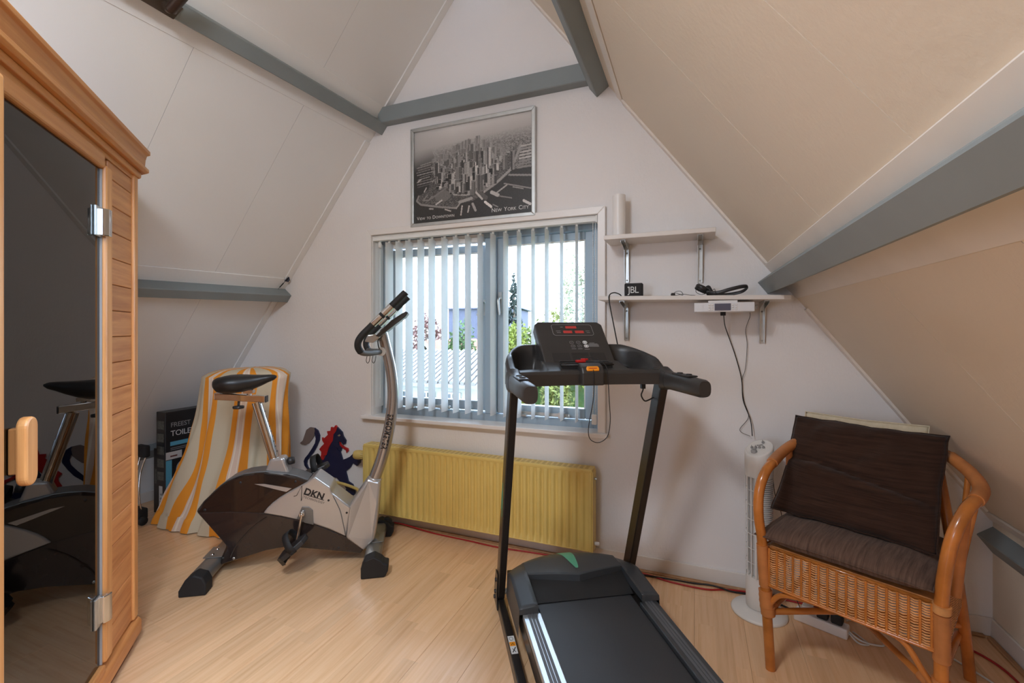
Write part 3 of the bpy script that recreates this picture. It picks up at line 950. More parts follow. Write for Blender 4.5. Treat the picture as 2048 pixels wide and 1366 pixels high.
o = MB(); o.tube([(0, 0, 0), (0, 0, 0.222)], 0.0335, 28); 
roll = thing('paper_roll', 'white paper roll standing upright on the left end of the upper shelf', 'roll', (-0.366, D - 0.075, 1.7222))
o.build('sheet', M_WHITE, roll)
g = MB(); g.tube([(0, 0, 0.2221), (0, 0, 0.2228)], 0.024, 20); g.build('core', M_CREAM, roll)

spk = thing('bluetooth_speaker', 'small black cube speaker with white letters on the lower shelf', 'speaker', (-0.285, D - 0.125, ztop(-0.285)))
m = MB(); m.box((-0.0445, -0.018, 0), (0.0445, 0.018, 0.068)); m.build('body', M_RUBBER, spk, bevel=0.007, seg=3)
m = MB(); m.box((-0.037, -0.0195, 0.006), (0.037, -0.0175, 0.062)); m.build('speaker_grille', plain('speaker_mesh', srgb(38, 36, 36), 0.8, bump=0.6, bscale=900), spk, bevel=0.001)
v, f = _T['jbl']
cx = max(p[0] for p in v) / 2
lettering('jbl', 'lettering', M_INKW, spk, basis((-0.0255, -0.0200, 0.019), (1, 0, 0), (0, 0, 1)) @ Matrix.Diagonal((0.030 / cx * 0.85, 1, 1, 1)))
m = MB(); m.box((-0.0275, -0.0199, 0.044), (-0.0235, -0.0197, 0.051)); m.build('mark', M_INKW, spk)

ph = thing('headphones', 'black headphones lying folded on the lower shelf near the right roof beam', 'headphones', (0.07, D - 0.15, ztop(0.07)))
for cx, cy, cz, an in ((-0.040, 0.0, 0.040, 0.5), (-0.005, 0.035, 0.026, 1.15)):
    cup = MB(); Mx = Matrix.Translation((cx, cy, cz)) @ Matrix.Rotation(an, 4, 'Y') @ Matrix.Rotation(0.3, 4, 'Z')
    cup.lathe([(0.001, -0.012), (0.024, -0.012), (0.030, -0.006), (0.030, 0.004), (0.024, 0.010), (0.001, 0.011)], 18, Mx)
    cc_ = cup.build('ear_cup', M_BLACK, ph)
    pad = MB(); pad.tube([tuple(Mx @ Vector((0.023 * math.cos(a), 0.023 * math.sin(a), -0.013))) for a in np.linspace(0, 2 * PI, 18, endpoint=False)], 0.007, 8, closed=True); pad.build('ear_pad', M_RUBBER, cc_)
hb = MB()
pts = spline([(-0.030, -0.01, 0.022), (0.02, -0.030, 0.012), (0.075, -0.035, 0.026), (0.125, -0.025, 0.038), (0.150, 0.005, 0.038), (0.130, 0.035, 0.020), (0.08, 0.045, 0.010), (0.03, 0.045, 0.010), (0.0, 0.04, 0.020)], 6)
hb.tube(pts, 0.0085, 8, flat=(1.0, 0.35)); hb.build('headband', M_BLACK, ph)
wr = MB(); wr.tube(spline([(-0.04, -0.02, 0.03), (-0.062, -0.03, 0.035), (-0.066, -0.03, 0.018), (-0.04, -0.035, 0.006), (0.0, -0.04, 0.022), (0.012, -0.03, 0.03), (0.02, -0.04, 0.004), (0.05, -0.05, 0.003)], 6), 0.0013, 6); wr.build('cord', M_BLACKCORD, ph)

ep = thing('earphones', 'tangle of thin black earphone cable between the cube speaker and the headphones', 'earphones', (-0.075, D - 0.16, ztop(-0.075)))
wr = MB(); wr.tube(spline([(-0.03, 0, 0.002), (-0.012, 0.01, 0.022), (0.012, 0.0, 0.022), (0.02, -0.01, 0.003), (-0.01, -0.02, 0.014), (-0.02, 0.0, 0.004), (0.02, 0.02, 0.010), (0.05, 0.0, 0.004), (0.075, 0.0, 0.002)], 6), 0.0012, 6); wr.build('cord', M_BLACKCORD, ep)
for dx in (-0.028, -0.02):
    e = MB(); e.lathe([(0.001, 0.0), (0.006, 0.002), (0.0065, 0.010), (0.003, 0.016)], 8, Matrix.Translation((dx, 0.006 * (dx < -0.025), 0.0005))); e.build('earbud', M_BLACK, ep)

rad = thing('kitchen_radio', 'silver under-shelf radio with dark display hanging below the lower shelf', 'radio', (0.119, D - 0.21, 1.332))
m = MB(); m.box((-0.124, 0, 0), (0.124, 0.15, 0.042)); M_RADIO = plain('radio_silver', srgb(226, 226, 228), 0.3, 0.15, var=0.02); m.build('body', M_RADIO, rad, bevel=0.003, seg=2)
m = MB(); m.box((-0.122, -0.0025, 0.002), (-0.086, 0.0005, 0.040)); m.build('speaker_cover', M_RADIO, rad)
m = MB(); m.box((0.066, -0.0025, 0.002), (0.122, 0.0005, 0.040)); m.build('speaker_cover', M_RADIO, rad)
m = MB(); m.box((-0.038, -0.003, 0.006), (0.028, 0.0004, 0.037)); m.build('display', plain('lcd_display', srgb(92, 92, 108), 0.15), rad)
for gx_ in (-0.060, -0.048, 0.036, 0.050):
    for gz_ in (0.008, 0.018, 0.028):
        m = MB(); m.box((gx_ - 0.004, -0.004, gz_), (gx_ + 0.004, 0.0002, gz_ + 0.006)); m.build('button', M_WHITE, rad, bevel=0.001, seg=1)
m = MB(); m.lathe([(0.009, 0), (0.0085, 0.012), (0.001, 0.013)], 14, Matrix.Translation((0.124, 0.02, 0.021)) @ Matrix.Rotation(PI / 2, 4, 'Y')); m.build('knob', M_STEEL, rad)
zt = tilt(0.119) - 1.332
m = MB(); m.box((-0.064, 0.01, 0.0415), (0.056, 0.13, zt - 0.003)); m.build('mount_plate', M_WHITE, rad)
m = MB(); m.box((-0.012, 0.035, -0.016), (0.010, 0.055, 0.001)); m.build('plug', M_RUBBER, rad, bevel=0.002)
m = MB(); m.tube(spline([(0.002, 0.045, -0.014), (0.012, 0.14, -0.06), (0.03, 0.19, -0.11), (0.062, 0.197, -0.21), (0.088, 0.198, -0.32), (0.095, 0.198, -0.42), (0.125, 0.190, -0.51), (0.132, 0.175, -0.585)], 7), 0.0022, 7); m.build('cord', M_BLACKCORD, rad)
m = MB(); m.tube(spline([(0.118, 0.14, 0.002), (0.122, 0.18, -0.02), (0.106, 0.198, -0.08), (0.112, 0.198, -0.155), (0.104, 0.198, -0.27), (0.090, 0.198, -0.325), (0.098, 0.200, -0.42), (0.118, 0.20, -0.50), (0.080, 0.197, -0.565), (0.125, 0.19, -0.59)], 7), 0.0012, 6); m.build('aerial', M_BLACKCORD, rad)

rod = thing('hooked_rod', 'thin black rod hooked over the left end of the lower shelf', 'rod', (0, 0, 0))
zt2 = tilt(-0.39)
yb_ = yf - 0.006
m = MB(); m.tube(spline([(-0.345, yb_ + 0.075, zt2 + 0.024), (-0.352, yb_ + 0.06, zt2 + 0.032), (-0.372, yb_ + 0.03, zt2 + 0.038), (-0.390, yb_ + 0.003, zt2 + 0.026), (-0.391, yb_ - 0.001, zt2 - 0.01), (-0.366, yb_ - 0.005, zt2 - 0.14), (-0.335, yb_ - 0.015, zt2 - 0.29)], 6), [0.0028] * 37, 8); m.build('shaft', M_RUBBER, rod)

# ------------------------------------------------------------------ dart in the left beam, lamp bracket on the upper left beam
dt = thing('dart', 'dart with a dark flight stuck upright in the lower left beam', 'dart', (-2.762, 2.395, 1.540))
q = Vector((0.044, 0.03, 0.066)).normalized()
m = MB(); m.tube([q * 0.0, q * 0.015, q * 0.02, q * 0.055, q * 0.06, q * 0.085], [0.001, 0.0012, 0.0035, 0.004, 0.002, 0.002], 8); m.build('barrel', M_RUBBER, dt)
m = MB()
for a in (0, PI / 2):
    u = q.orthogonal().normalized(); w = q.cross(u)
    s = u * math.cos(a) + w * math.sin(a)
    pts = [q * 0.075 - s * 0.001, q * 0.083 + s * 0.019, q * 0.103 + s * 0.019, q * 0.116, q * 0.103 - s * 0.019, q * 0.083 - s * 0.019]
    nn = q.cross(s) * 0.0008
    m.add([p + nn for p in pts] + [p - nn for p in pts], [(0, 1, 2, 3, 4, 5), (11, 10, 9, 8, 7, 6)] + [(i, i + 6, (i + 1) % 6 + 6, (i + 1) % 6) for i in range(6)])
m.build('flight', plain('dart_flight', srgb(40, 46, 62), 0.6), dt)

up_, nin_ = slope_dirs('left')
face_c = Vector((-1.869, 0, 2.588)) - up_ * 0.036 + nin_ * 0.0005
lb = thing('wall_lamp', 'brown metal lamp bracket with a swivel arm on the upper left beam', 'lamp', (face_c.x - 0.052 * up_.x, 1.105, face_c.z - 0.052 * up_.z))
m = MB()
pl_ = [(-0.030, -0.11), (0.028, -0.11), (0.028, 0.10), (-0.030, 0.085)]
Mp = Matrix(((up_.x, 0, nin_.x, 0), (0, 1, 0, 0), (up_.z, 0, nin_.z, 0), (0, 0, 0, 1)))
m.prism(pl_, 0.0005, 0.004, plane='XY', M=Mp)
M_BRONZE = plain('brown_lamp_metal', srgb(96, 82, 70), 0.3, 0.7, var=0.15)
m.build('back_plate', M_BRONZE, lb, bevel=0.002)
m = MB(); m.tube([tuple(Mp @ Vector((0.0, 0.045, 0.004))), tuple(Mp @ Vector((0.0, 0.045, 0.022))), tuple(Mp @ Vector((0.002, 0.040, 0.045)))], [0.018, 0.018, 0.015], 14); m.build('swivel', M_BRONZE, lb)
m = MB(); m.tube([tuple(Mp @ Vector((0.002, 0.045, 0.040))), tuple(Mp @ Vector((0.10, 0.035, 0.105)))], [0.019, 0.019], 16); m.build('arm', plain('dark_brown_lamp_tube', srgb(70, 56, 48), 0.35, 0.5), lb)

# ------------------------------------------------------------------ heraldic lion cut-out on the wall
lion = thing('wooden_lion_figure', 'blue wooden lion cut-out with red mane and tongue on the wall behind the exercise bike', 'wall figure', (0, 0, 0))
TIP = [(-2.618, 0.443), (-2.592, 0.464), (-2.574, 0.505), (-2.559, 0.541), (-2.525, 0.563), (-2.485, 0.561), (-2.479, 0.544), (-2.487, 0.508), (-2.508, 0.48), (-2.536, 0.451), (-2.571, 0.435), (-2.6, 0.436)]
STEM = [(-2.485, 0.561), (-2.456, 0.546), (-2.439, 0.512), (-2.442, 0.477), (-2.468, 0.427), (-2.496, 0.385), (-2.531, 0.35), (-2.554, 0.322), (-2.558, 0.299), (-2.548, 0.278), (-2.531, 0.263), (-2.554, 0.267), (-2.577, 0.288), (-2.584, 0.318), (-2.571, 0.342), (-2.542, 0.371), (-2.508, 0.414), (-2.479, 0.456), (-2.472, 0.487), (-2.479, 0.513), (-2.487, 0.53)]
MANE = [(-2.439, 0.417), (-2.417, 0.44), (-2.394, 0.46), (-2.411, 0.48), (-2.414, 0.501), (-2.4, 0.492), (-2.361, 0.525), (-2.369, 0.548), (-2.339, 0.552), (-2.333, 0.581), (-2.311, 0.575), (-2.295, 0.595), (-2.279, 0.581), (-2.289, 0.555), (-2.311, 0.532), (-2.317, 0.488), (-2.355, 0.438), (-2.372, 0.384), (-2.4, 0.373), (-2.397, 0.347), (-2.439, 0.343), (-2.422, 0.379), (-2.42, 0.401)]
BODY = [(-2.284, 0.585), (-2.257, 0.566), (-2.238, 0.551), (-2.23, 0.526), (-2.206, 0.498), (-2.211, 0.475), (-2.23, 0.467), (-2.243, 0.482), (-2.262, 0.489), (-2.27, 0.478), (-2.257, 0.46), (-2.241, 0.444), (-2.251, 0.418), (-2.262, 0.434), (-2.289, 0.44), (-2.309, 0.463), (-2.295, 0.443), (-2.257, 0.417), (-2.246, 0.393), (-2.235, 0.364), (-2.203, 0.376), (-2.171, 0.392), (-2.145, 0.414), (-2.108, 0.44), (-2.077, 0.435), (-2.072, 0.423), (-2.082, 0.397), (-2.087, 0.359), (-2.111, 0.336), (-2.145, 0.353), (-2.171, 0.316), (-2.209, 0.287), (-2.198, 0.258), (-2.187, 0.222), (-2.15, 0.207), (-2.14, 0.19), (-2.129, 0.166), (-2.132, 0.145), (-2.142, 0.133), (-2.155, 0.142), (-2.158, 0.131), (-2.171, 0.135), (-2.174, 0.143), (-2.187, 0.137), (-2.195, 0.147), (-2.214, 0.138), (-2.209, 0.16), (-2.201, 0.171), (-2.219, 0.192), (-2.257, 0.213), (-2.284, 0.235), (-2.311, 0.236), (-2.339, 0.242), (-2.366, 0.243), (-2.422, 0.227), (-2.389, 0.214), (-2.361, 0.196), (-2.389, 0.192), (-2.434, 0.217), (-2.479, 0.225), (-2.536, 0.227), (-2.565, 0.232), (-2.554, 0.251), (-2.536, 0.266), (-2.49, 0.28), (-2.462, 0.301), (-2.439, 0.334), (-2.397, 0.351), (-2.372, 0.393), (-2.344, 0.443), (-2.317, 0.501), (-2.311, 0.545)]
TONG = [(-2.262, 0.485), (-2.246, 0.465), (-2.214, 0.451), (-2.19, 0.445), (-2.185, 0.429), (-2.201, 0.414), (-2.206, 0.435), (-2.235, 0.445), (-2.257, 0.46)]
EYE = [(-2.276, 0.526), (-2.26, 0.536), (-2.249, 0.531), (-2.262, 0.521)]
M_NAVY = plain('navy_paint', srgb(28, 34, 66), 0.5, var=0.12)
M_LRED = plain('red_paint', srgb(176, 34, 36), 0.5, var=0.1)
def cut(poly, name, mat, y0, y1):
    m = MB(); m.prism(poly, y0, y1); return m.build(name, mat, lion)
cut(BODY, 'body', M_NAVY, D - 0.012, D - 0.0005)
cut(STEM, 'tail', M_NAVY, D - 0.0118, D - 0.0005)
cut(TIP, 'tail_tuft', plain('grey_brown_paint', srgb(128, 112, 106), 0.5, var=0.1), D - 0.0125, D - 0.0005)
cut(MANE, 'mane', M_LRED, D - 0.0135, D - 0.0005)
cut(TONG, 'tongue', M_LRED, D - 0.0115, D - 0.0005)
cut(EYE, 'eye', plain('ochre_paint', srgb(150, 134, 110), 0.5), D - 0.0130, D - 0.0115)

# ------------------------------------------------------------------ yellow radiator
rd = thing('radiator', 'yellowed panel radiator with ribbed front under the window', 'radiator', (-1.2385, 0, 0))
RX, RZ0, RZ1, RYF = 0.7365, 0.088, 0.515, 2.362
N_R = 36
m = MB()
def rib(a, b):
    x = -RX + 0.012 + a * (2 * RX - 0.024)
    ph_ = (a * N_R) % 1.0
    e = min(1, max(0, min(b, 1 - b) / 0.085))
    e = e * e * (3 - 2 * e)
    d = max(0, min(1, (abs(ph_ - 0.5) * 2 - 0.30) / 0.22))
    edge = min(1, min(a, 1 - a) * N_R)
    return (x, RYF + 0.0105 * (1 - d) * e * min(1, edge) , RZ0 + 0.004 + b * (RZ1 - RZ0 - 0.016))
m.grid(rib, N_R * 10, 26)
m.build('front_panel', M_YELLOW, rd, recalc=False)
m = MB(); m.box((-RX, RYF + 0.012, RZ0), (RX, RYF + 0.018, RZ1 - 0.006)); m.box((-RX, RYF + 0.062, RZ0), (RX, RYF + 0.072, RZ1 - 0.006))
m.box((-RX, RYF + 0.018, RZ0 + 0.01), (-RX + 0.02, RYF + 0.062, RZ1 - 0.01)); m.box((RX - 0.02, RYF + 0.018, RZ0 + 0.01), (RX, RYF + 0.062, RZ1 - 0.01))
m.build('water_panel', M_YELLOW, rd)
for a, b, w in (((-RX, RYF - 0.001, RZ0), (-RX + 0.0125, RYF + 0.0125, RZ1 - 0.006), 0), ((RX - 0.0125, RYF - 0.001, RZ0), (RX, RYF + 0.0125, RZ1 - 0.006), 0)):
    m = MB(); m.box(a, b); m.build('edge_fold', M_YELLOW, rd, bevel=0.003)
m = MB(); m.box((-RX + 0.0125, RYF - 0.001, RZ0), (RX - 0.0125, RYF + 0.012, RZ0 + 0.006)); m.box((-RX + 0.0125, RYF - 0.001, RZ1 - 0.016), (RX - 0.0125, RYF + 0.012, RZ1 - 0.006)); m.build('seam', M_YELLOW, rd, bevel=0.002)
m = MB(); m.box((-RX - 0.003, RYF - 0.002, RZ1 - 0.012), (RX + 0.003, RYF + 0.078, RZ1 + 0.004))
m.build('top_cover', M_YELLOW, rd, bevel=0.003)
m = MB()
for i in range(48):
    x = -RX + 0.03 + i * (2 * RX - 0.06) / 47
    m.box((x - 0.008, RYF + 0.012, RZ1 + 0.0042), (x + 0.008, RYF + 0.066, RZ1 + 0.0052))
stuff(m.build('grille_slots', M_YELLOWOLD, rd))
m = MB(); m.box((-RX - 0.0075, RYF - 0.002, RZ1 - 0.13), (-RX - 0.0005, RYF + 0.078, RZ1 - 0.006)); m.box((-RX - 0.0075, RYF - 0.001, RZ0), (-RX - 0.0005, RYF + 0.078, RZ1 - 0.012)); m.build('side_cover', M_YELLOW, rd, bevel=0.002)
m = MB(); m.box((RX + 0.0005, RYF - 0.001, RZ0), (RX + 0.0075, RYF + 0.078, RZ1 - 0.008)); m.build('side_cover', M_YELLOW, rd, bevel=0.002)
Mv = Matrix.Translation((-RX - 0.008, RYF + 0.036, RZ1 - 0.078)) @ Matrix.Rotation(math.radians(14), 4, 'Z') @ Matrix.Rotation(-PI / 2, 4, 'Y')
m = MB(); m.lathe([(0.013, 0), (0.013, 0.018)], 14, Mv); m.build('valve', M_YELLOWOLD, rd)
m = MB(); m.lathe([(0.019, 0.012), (0.027, 0.016), (0.029, 0.034), (0.031, 0.052), (0.029, 0.074), (0.024, 0.084), (0.022, 0.085), (0.001, 0.085)], 24, Mv)
for i in range(14):
    a = i * 2 * PI / 14
    m.lathe([(0.0030, 0.016), (0.0030, 0.032)], 5, Mv @ Matrix.Translation((0.0280 * math.cos(a), 0.0280 * math.sin(a), 0)))
m.build('thermostat_knob', M_YELLOWOLD, rd)
m = MB(); m.lathe([(0.010, 0), (0.010, 0.022), (0.006, 0.026)], 12, Matrix.Translation((RX + 0.008, RYF + 0.036, RZ0 + 0.035)) @ Matrix.Rotation(PI / 2, 4, 'Y')); m.build('drain_plug', M_WHITE, rd)
m = MB(); m.lathe([(0.008, 0), (0.008, 0.012)], 10, Matrix.Translation((RX + 0.008, RYF + 0.036, RZ1 - 0.05)) @ Matrix.Rotation(PI / 2, 4, 'Y')); m.build('bleed_valve', M_STEEL, rd)
for zz, zl in ((0.205, 0.215), (0.135, 0.145)):
    m = MB(); m.tube(spline([(-RX - 0.004, RYF + 0.040, zz - 0.03), (-RX - 0.05, RYF + 0.040, zz - 0.02), (-RX - 0.12, RYF + 0.050, zz), (-RX - 0.27, RYF + 0.066, zl), (-RX - 0.34, RYF + 0.070, zl - 0.02), (-RX - 0.355, RYF + 0.070, 0.004)], 5), 0.0095, 10); m.build('pipe', M_YELLOWOLD, rd)
for sx in (-0.45, 0.45):
    m = MB(); m.box((sx - 0.012, RYF + 0.073, RZ0 + 0.04), (sx + 0.012, D - 0.0005, RZ1 - 0.08)); m.build('wall_bracket', M_YELLOWOLD, rd)

# ------------------------------------------------------------------ cables on the floor
def cable(name, label, pts, r, mat, group=None):
    m = MB(); m.tube(spline(pts, 7), r, 8); o = m.build(name, mat)
    return tag(o, label, 'cable', group)
cable('power_cable', 'red extension cable along the skirting from radiator to fan',
      [(-1.95, 2.418, 0.0045), (-1.75, 2.425, 0.02), (-1.5, 2.415, 0.0045), (-1.25, 2.405, 0.0045), (-1.05, 2.395, 0.0045), (-0.85, 2.410, 0.0045), (-0.6, 2.420, 0.0045), (-0.26, 2.415, 0.0045), (-0.118, 2.385, 0.0045), (0.044, 2.380, 0.0045), (0.136, 2.412, 0.0045), (0.25, 2.430, 0.0045), (0.45, 2.42, 0.0045), (0.70, 2.41, 0.0045), (0.88, 2.385, 0.0045), (0.98, 2.33, 0.0045), (1.045, 2.24, 0.0045), (1.06, 2.10, 0.0045), (1.05, 1.9, 0.0045)], 0.0042, M_REDCORD)
cable('power_cable', 'black mains cable from the treadmill to the white socket block', [(-0.30, 2.39, 0.0052), (-0.22, 2.40, 0.0052), (-0.10, 2.400, 0.010), (0.0, 2.412, 0.0060), (0.06, 2.408, 0.0140), (0.11, 2.402, 0.0140), (0.16, 2.402, 0.0060), (0.22, 2.408, 0.0052), (0.30, 2.409, 0.0052), (0.375, 2.36, 0.006), (0.41, 2.31, 0.022), (0.436, 2.296, 0.054)], 0.0042, M_BLACKCORD)
cable('power_cable', 'white cable on the floor behind the wicker chair', [(0.60, 2.345, 0.0045), (0.66, 2.375, 0.0045), (0.80, 2.34, 0.0045), (0.87, 2.27, 0.0045), (0.925, 2.20, 0.0045), (0.985, 2.10, 0.0045), (1.01, 1.95, 0.0045)], 0.0036, M_WHITECORD)
ps = thing('power_strip', 'white socket block with plugs on the floor under the wicker chair', 'power strip', (0.50, 2.262, 0), math.radians(-24))
m = MB(); m.box((-0.105, -0.028, 0.0), (0.085, 0.028, 0.042)); m.build('housing', M_WHITE, ps, bevel=0.006, seg=3)
for i, (dx, h) in enumerate(((-0.06, 0.030), (-0.005, 0.036), (0.045, 0.040))):
    m = MB(); m.box((dx - 0.019, -0.020, 0.0425), (dx + 0.022, 0.024, 0.0425 + h)); m.build('plug', M_RUBBER if i else M_WHITECORD, ps, bevel=0.007, seg=2)
m = MB(); m.tube(spline([(0.085, 0.0, 0.02), (0.12, -0.02, 0.006), (0.15, 0.0, 0.0045), (0.12, 0.03, 0.0045), (0.09, 0.05, 0.0045)], 6), 0.0034, 7); m.tube(spline([(0.085, 0.01, 0.02), (0.13, -0.005, 0.010), (0.19, 0.03, 0.0045), (0.18, 0.07, 0.0045)], 6), 0.0034, 7); m.build('cord', M_WHITECORD, ps)

# ------------------------------------------------------------------ tower fan
fan = thing('tower_fan', 'white tower fan with slanted control top left of the wicker chair', 'fan', (0.262, 2.285, 0), math.radians(-8))
m = MB(); m.lathe([(0.001, 0.0), (0.112, 0.0), (0.113, 0.006), (0.106, 0.014), (0.060, 0.026), (0.001, 0.028)], 40); m.build('base', M_FANWHITE, fan)
def ring(z, rx, ry, n=36, slant=0.0):
    out = []
    for k in range(n):
        a = 2 * PI * k / n
        x, y = rx * math.cos(a), ry * math.sin(a)
        out.append((x, y, z + slant * ((0.5 * y + 0.35 * x) / 0.055)))
    return out
m = MB(); m.loft([ring(0.0285, 0.050, 0.050), ring(0.03, 0.052, 0.052), ring(0.115, 0.053, 0.054), ring(0.168, 0.053, 0.054)]); m.build('lower_body', M_FANWHITE, fan)
m = MB(); m.loft([ring(0.170, 0.036, 0.038), ring(0.625, 0.038, 0.040)]); m.build('air_core', M_FANDARK, fan)
m = MB(); m.loft([ring(0.605, 0.056, 0.058), ring(0.62, 0.057, 0.059), ring(0.675, 0.0575, 0.0595, slant=0.02), ring(0.722, 0.0575, 0.0595, slant=0.045), ring(0.730, 0.052, 0.054, slant=0.043), ring(0.727, 0.048, 0.05, slant=0.041)]); m.build('control_head', M_FANWHITE, fan)
gr = MB()
for a in np.radians([150, 172, 194, 216, 238, 256]):
    gr.tube([(0.0525 * math.cos(a), 0.0535 * math.sin(a), 0.165), (0.056 * math.cos(a), 0.057 * math.sin(a), 0.61)], 0.0022, 6)
for z in np.linspace(0.165, 0.61, 8)[1:-1]:
    gr.tube([(0.0535 * math.cos(a), 0.0545 * math.sin(a), z) for a in np.linspace(math.radians(145), math.radians(262), 14)], 0.0014, 5)
gr.build('front_grille', M_FANWHITE, fan)
lv = MB()
for z in np.arange(0.172, 0.606, 0.0088):
    rr = 0.0525 + 0.0035 * (z - 0.165) / 0.445
    aa = np.linspace(math.radians(-98), math.radians(60), 16)
    lv.add([(rr * math.cos(a), rr * math.sin(a) * 1.02, z) for a in aa] + [(rr * math.cos(a), rr * math.sin(a) * 1.02, z + 0.0045) for a in aa] + [(rr * 0.86 * math.cos(a), rr * 0.86 * math.sin(a), z + 0.006) for a in aa] + [(rr * 0.86 * math.cos(a), rr * 0.86 * math.sin(a), z) for a in aa],
           [(i + 16 * k, i + 1 + 16 * k, i + 1 + 16 * ((k + 1) % 4), i + 16 * ((k + 1) % 4)) for i in range(15) for k in range(4)])
lv.build('air_fins', M_FANWHITE, fan)
m = MB()
for a in np.radians([-100, 62, 140]):
    m.tube([(0.0535 * math.cos(a), 0.0545 * math.sin(a), 0.166), (0.0565 * math.cos(a), 0.0575 * math.sin(a), 0.608)], 0.005, 8)
aa = np.linspace(math.radians(62), math.radians(142), 10)
m.grid(lambda a, b: (0.0545 * math.cos(math.radians(62 + 80 * a)), 0.0555 * math.sin(math.radians(62 + 80 * a)), 0.166 + 0.442 * b), 10, 2)
m.build('frame_rail', M_FANWHITE, fan)
top_z = lambda x, y: 0.728 + 0.042 * ((0.5 * y + 0.35 * x) / 0.055)
nrm = Vector((-0.042 * 0.35 / 0.055, -0.042 * 0.5 / 0.055, 1)).normalized()
def on_top(x, y):
    q = Vector((0, 0, 1)).rotation_difference(nrm).to_matrix().to_4x4()
    return Matrix.Translation((x, y, top_z(x, y))) @ q
m = MB(); m.lathe([(0.013, 0), (0.012, 0.008), (0.001, 0.009)], 18, on_top(-0.018, -0.026)); m.build('dial', M_FANGREY, fan)
for kx, ky in ((-0.027, 0.004), (-0.012, 0.001), (0.003, -0.002), (0.018, -0.005), (0.016, 0.032)):
    m = MB(); m.lathe([(0.0062, 0), (0.0058, 0.006), (0.001, 0.007)], 12, on_top(kx, ky)); m.box((-0.0012, -0.006, 0.006), (0.0012, 0.006, 0.012), on_top(kx, ky)); m.build('knob', M_FANGREY, fan)
m = MB(); m.box((-0.014, -0.0012, 0.0), (0.010, 0.0012, 0.0012), on_top(0.004, 0.018)); m.build('label_strip', M_INKB, fan)
m = MB(); m.tube(spline([(0.054, 0.02, 0.60), (0.062, 0.03, 0.52), (0.085, 0.05, 0.44), (0.10, 0.06, 0.30), (0.13, 0.05, 0.12), (0.155, 0.03, 0.05)], 6), 0.0016, 6); m.build('cord', M_BLACKCORD, fan)

# ------------------------------------------------------------------ exercise bike (local X = forward, local Y = left)
bike = thing('exercise_bike', 'silver and black upright exercise bike standing in front of the radiator and striped cover', 'exercise bike', (-2.0, 1.857, 0), math.radians(33))
def side(poly, e0, e1, name, mat, parent=bike, bevel=0.006, seg=3, angle=32):
    """outline in (forward, height) extruded across the bike, e to the right"""
    m = MB(); m.prism(poly, -e1, -e0); return m.build(name, mat, parent, bevel=bevel, seg=seg, angle=angle)
SHROUD = [(-0.463, 0.33), (-0.43, 0.376), (-0.388, 0.417), (-0.355, 0.448), (-0.318, 0.474), (-0.28, 0.490), (-0.244, 0.501), (-0.19, 0.507), (-0.142, 0.507), (-0.072, 0.495), (-0.03, 0.487), (0.011, 0.475), (0.07, 0.45), (0.13, 0.41), (0.20, 0.345), (0.28, 0.27), (0.353, 0.066), (0.34, 0.042), (0.101, 0.087), (0.03, 0.104), (-0.036, 0.111), (-0.09, 0.108), (-0.13, 0.101), (-0.356, 0.045), (-0.345, 0.09), (-0.323, 0.142)]
shr = side(SHROUD, -0.072, 0.072, 'shroud', M_BLACKGLOSS, bevel=0.012, seg=3)
LOWER = [(-0.452, 0.324), (-0.30, 0.318), (-0.147, 0.300), (0.018, 0.252), (0.094, 0.226), (0.262, 0.142), (0.352, 0.064), (0.338, 0.046), (0.101, 0.091), (-0.036, 0.115), (-0.13, 0.105), (-0.345, 0.052), (-0.315, 0.142)]
low = side(LOWER, -0.076, 0.076, 'lower_shroud', plain('dark_brown_gloss', srgb(44, 36, 34), 0.2, var=0.08, coat=0.4), bevel=0.004)
for e in (0.0765, -0.0765):
    m = MB(); pts = spline([(-0.128, 0, 0.278), (-0.17, 0, 0.250), (-0.209, 0, 0.217), (-0.25, 0, 0.172), (-0.279, 0, 0.133), (-0.30, 0, 0.085)], 5)
    m.tube([(p.x, -e, p.z) for p in pts], [0.0015] + [0.004] * (len(pts) - 1), 6); m.build('swoosh_line', M_BLACKGLOSS, low)
TOPS = [(-0.405, 0.402), (-0.388, 0.421), (-0.355, 0.452), (-0.318, 0.478), (-0.28, 0.494), (-0.244, 0.505), (-0.19, 0.511), (-0.142, 0.511), (-0.072, 0.499), (-0.03, 0.491), (0.011, 0.479), (0.068, 0.453)]
m = MB()
bot = [(x - 0.003, z - 0.018) for x, z in reversed(TOPS)]
m.prism(TOPS + bot, -0.055, 0.055); m.build('top_strip', M_GREYTRIM, bike, bevel=0.005, seg=2)
COVER = [(0.068, 0.449), (0.104, 0.474), (0.184, 0.410), (0.192, 0.381), (0.287, 0.298), (0.262, 0.144), (0.18, 0.190), (0.094, 0.228), (0.018, 0.254), (-0.06, 0.278), (-0.145, 0.300), (-0.125, 0.326), (-0.101, 0.35), (-0.065, 0.377), (-0.024, 0.401), (0.02, 0.424)]
cov = side(COVER, -0.082, 0.082, 'side_cover', M_SILVER, bevel=0.008, seg=3)
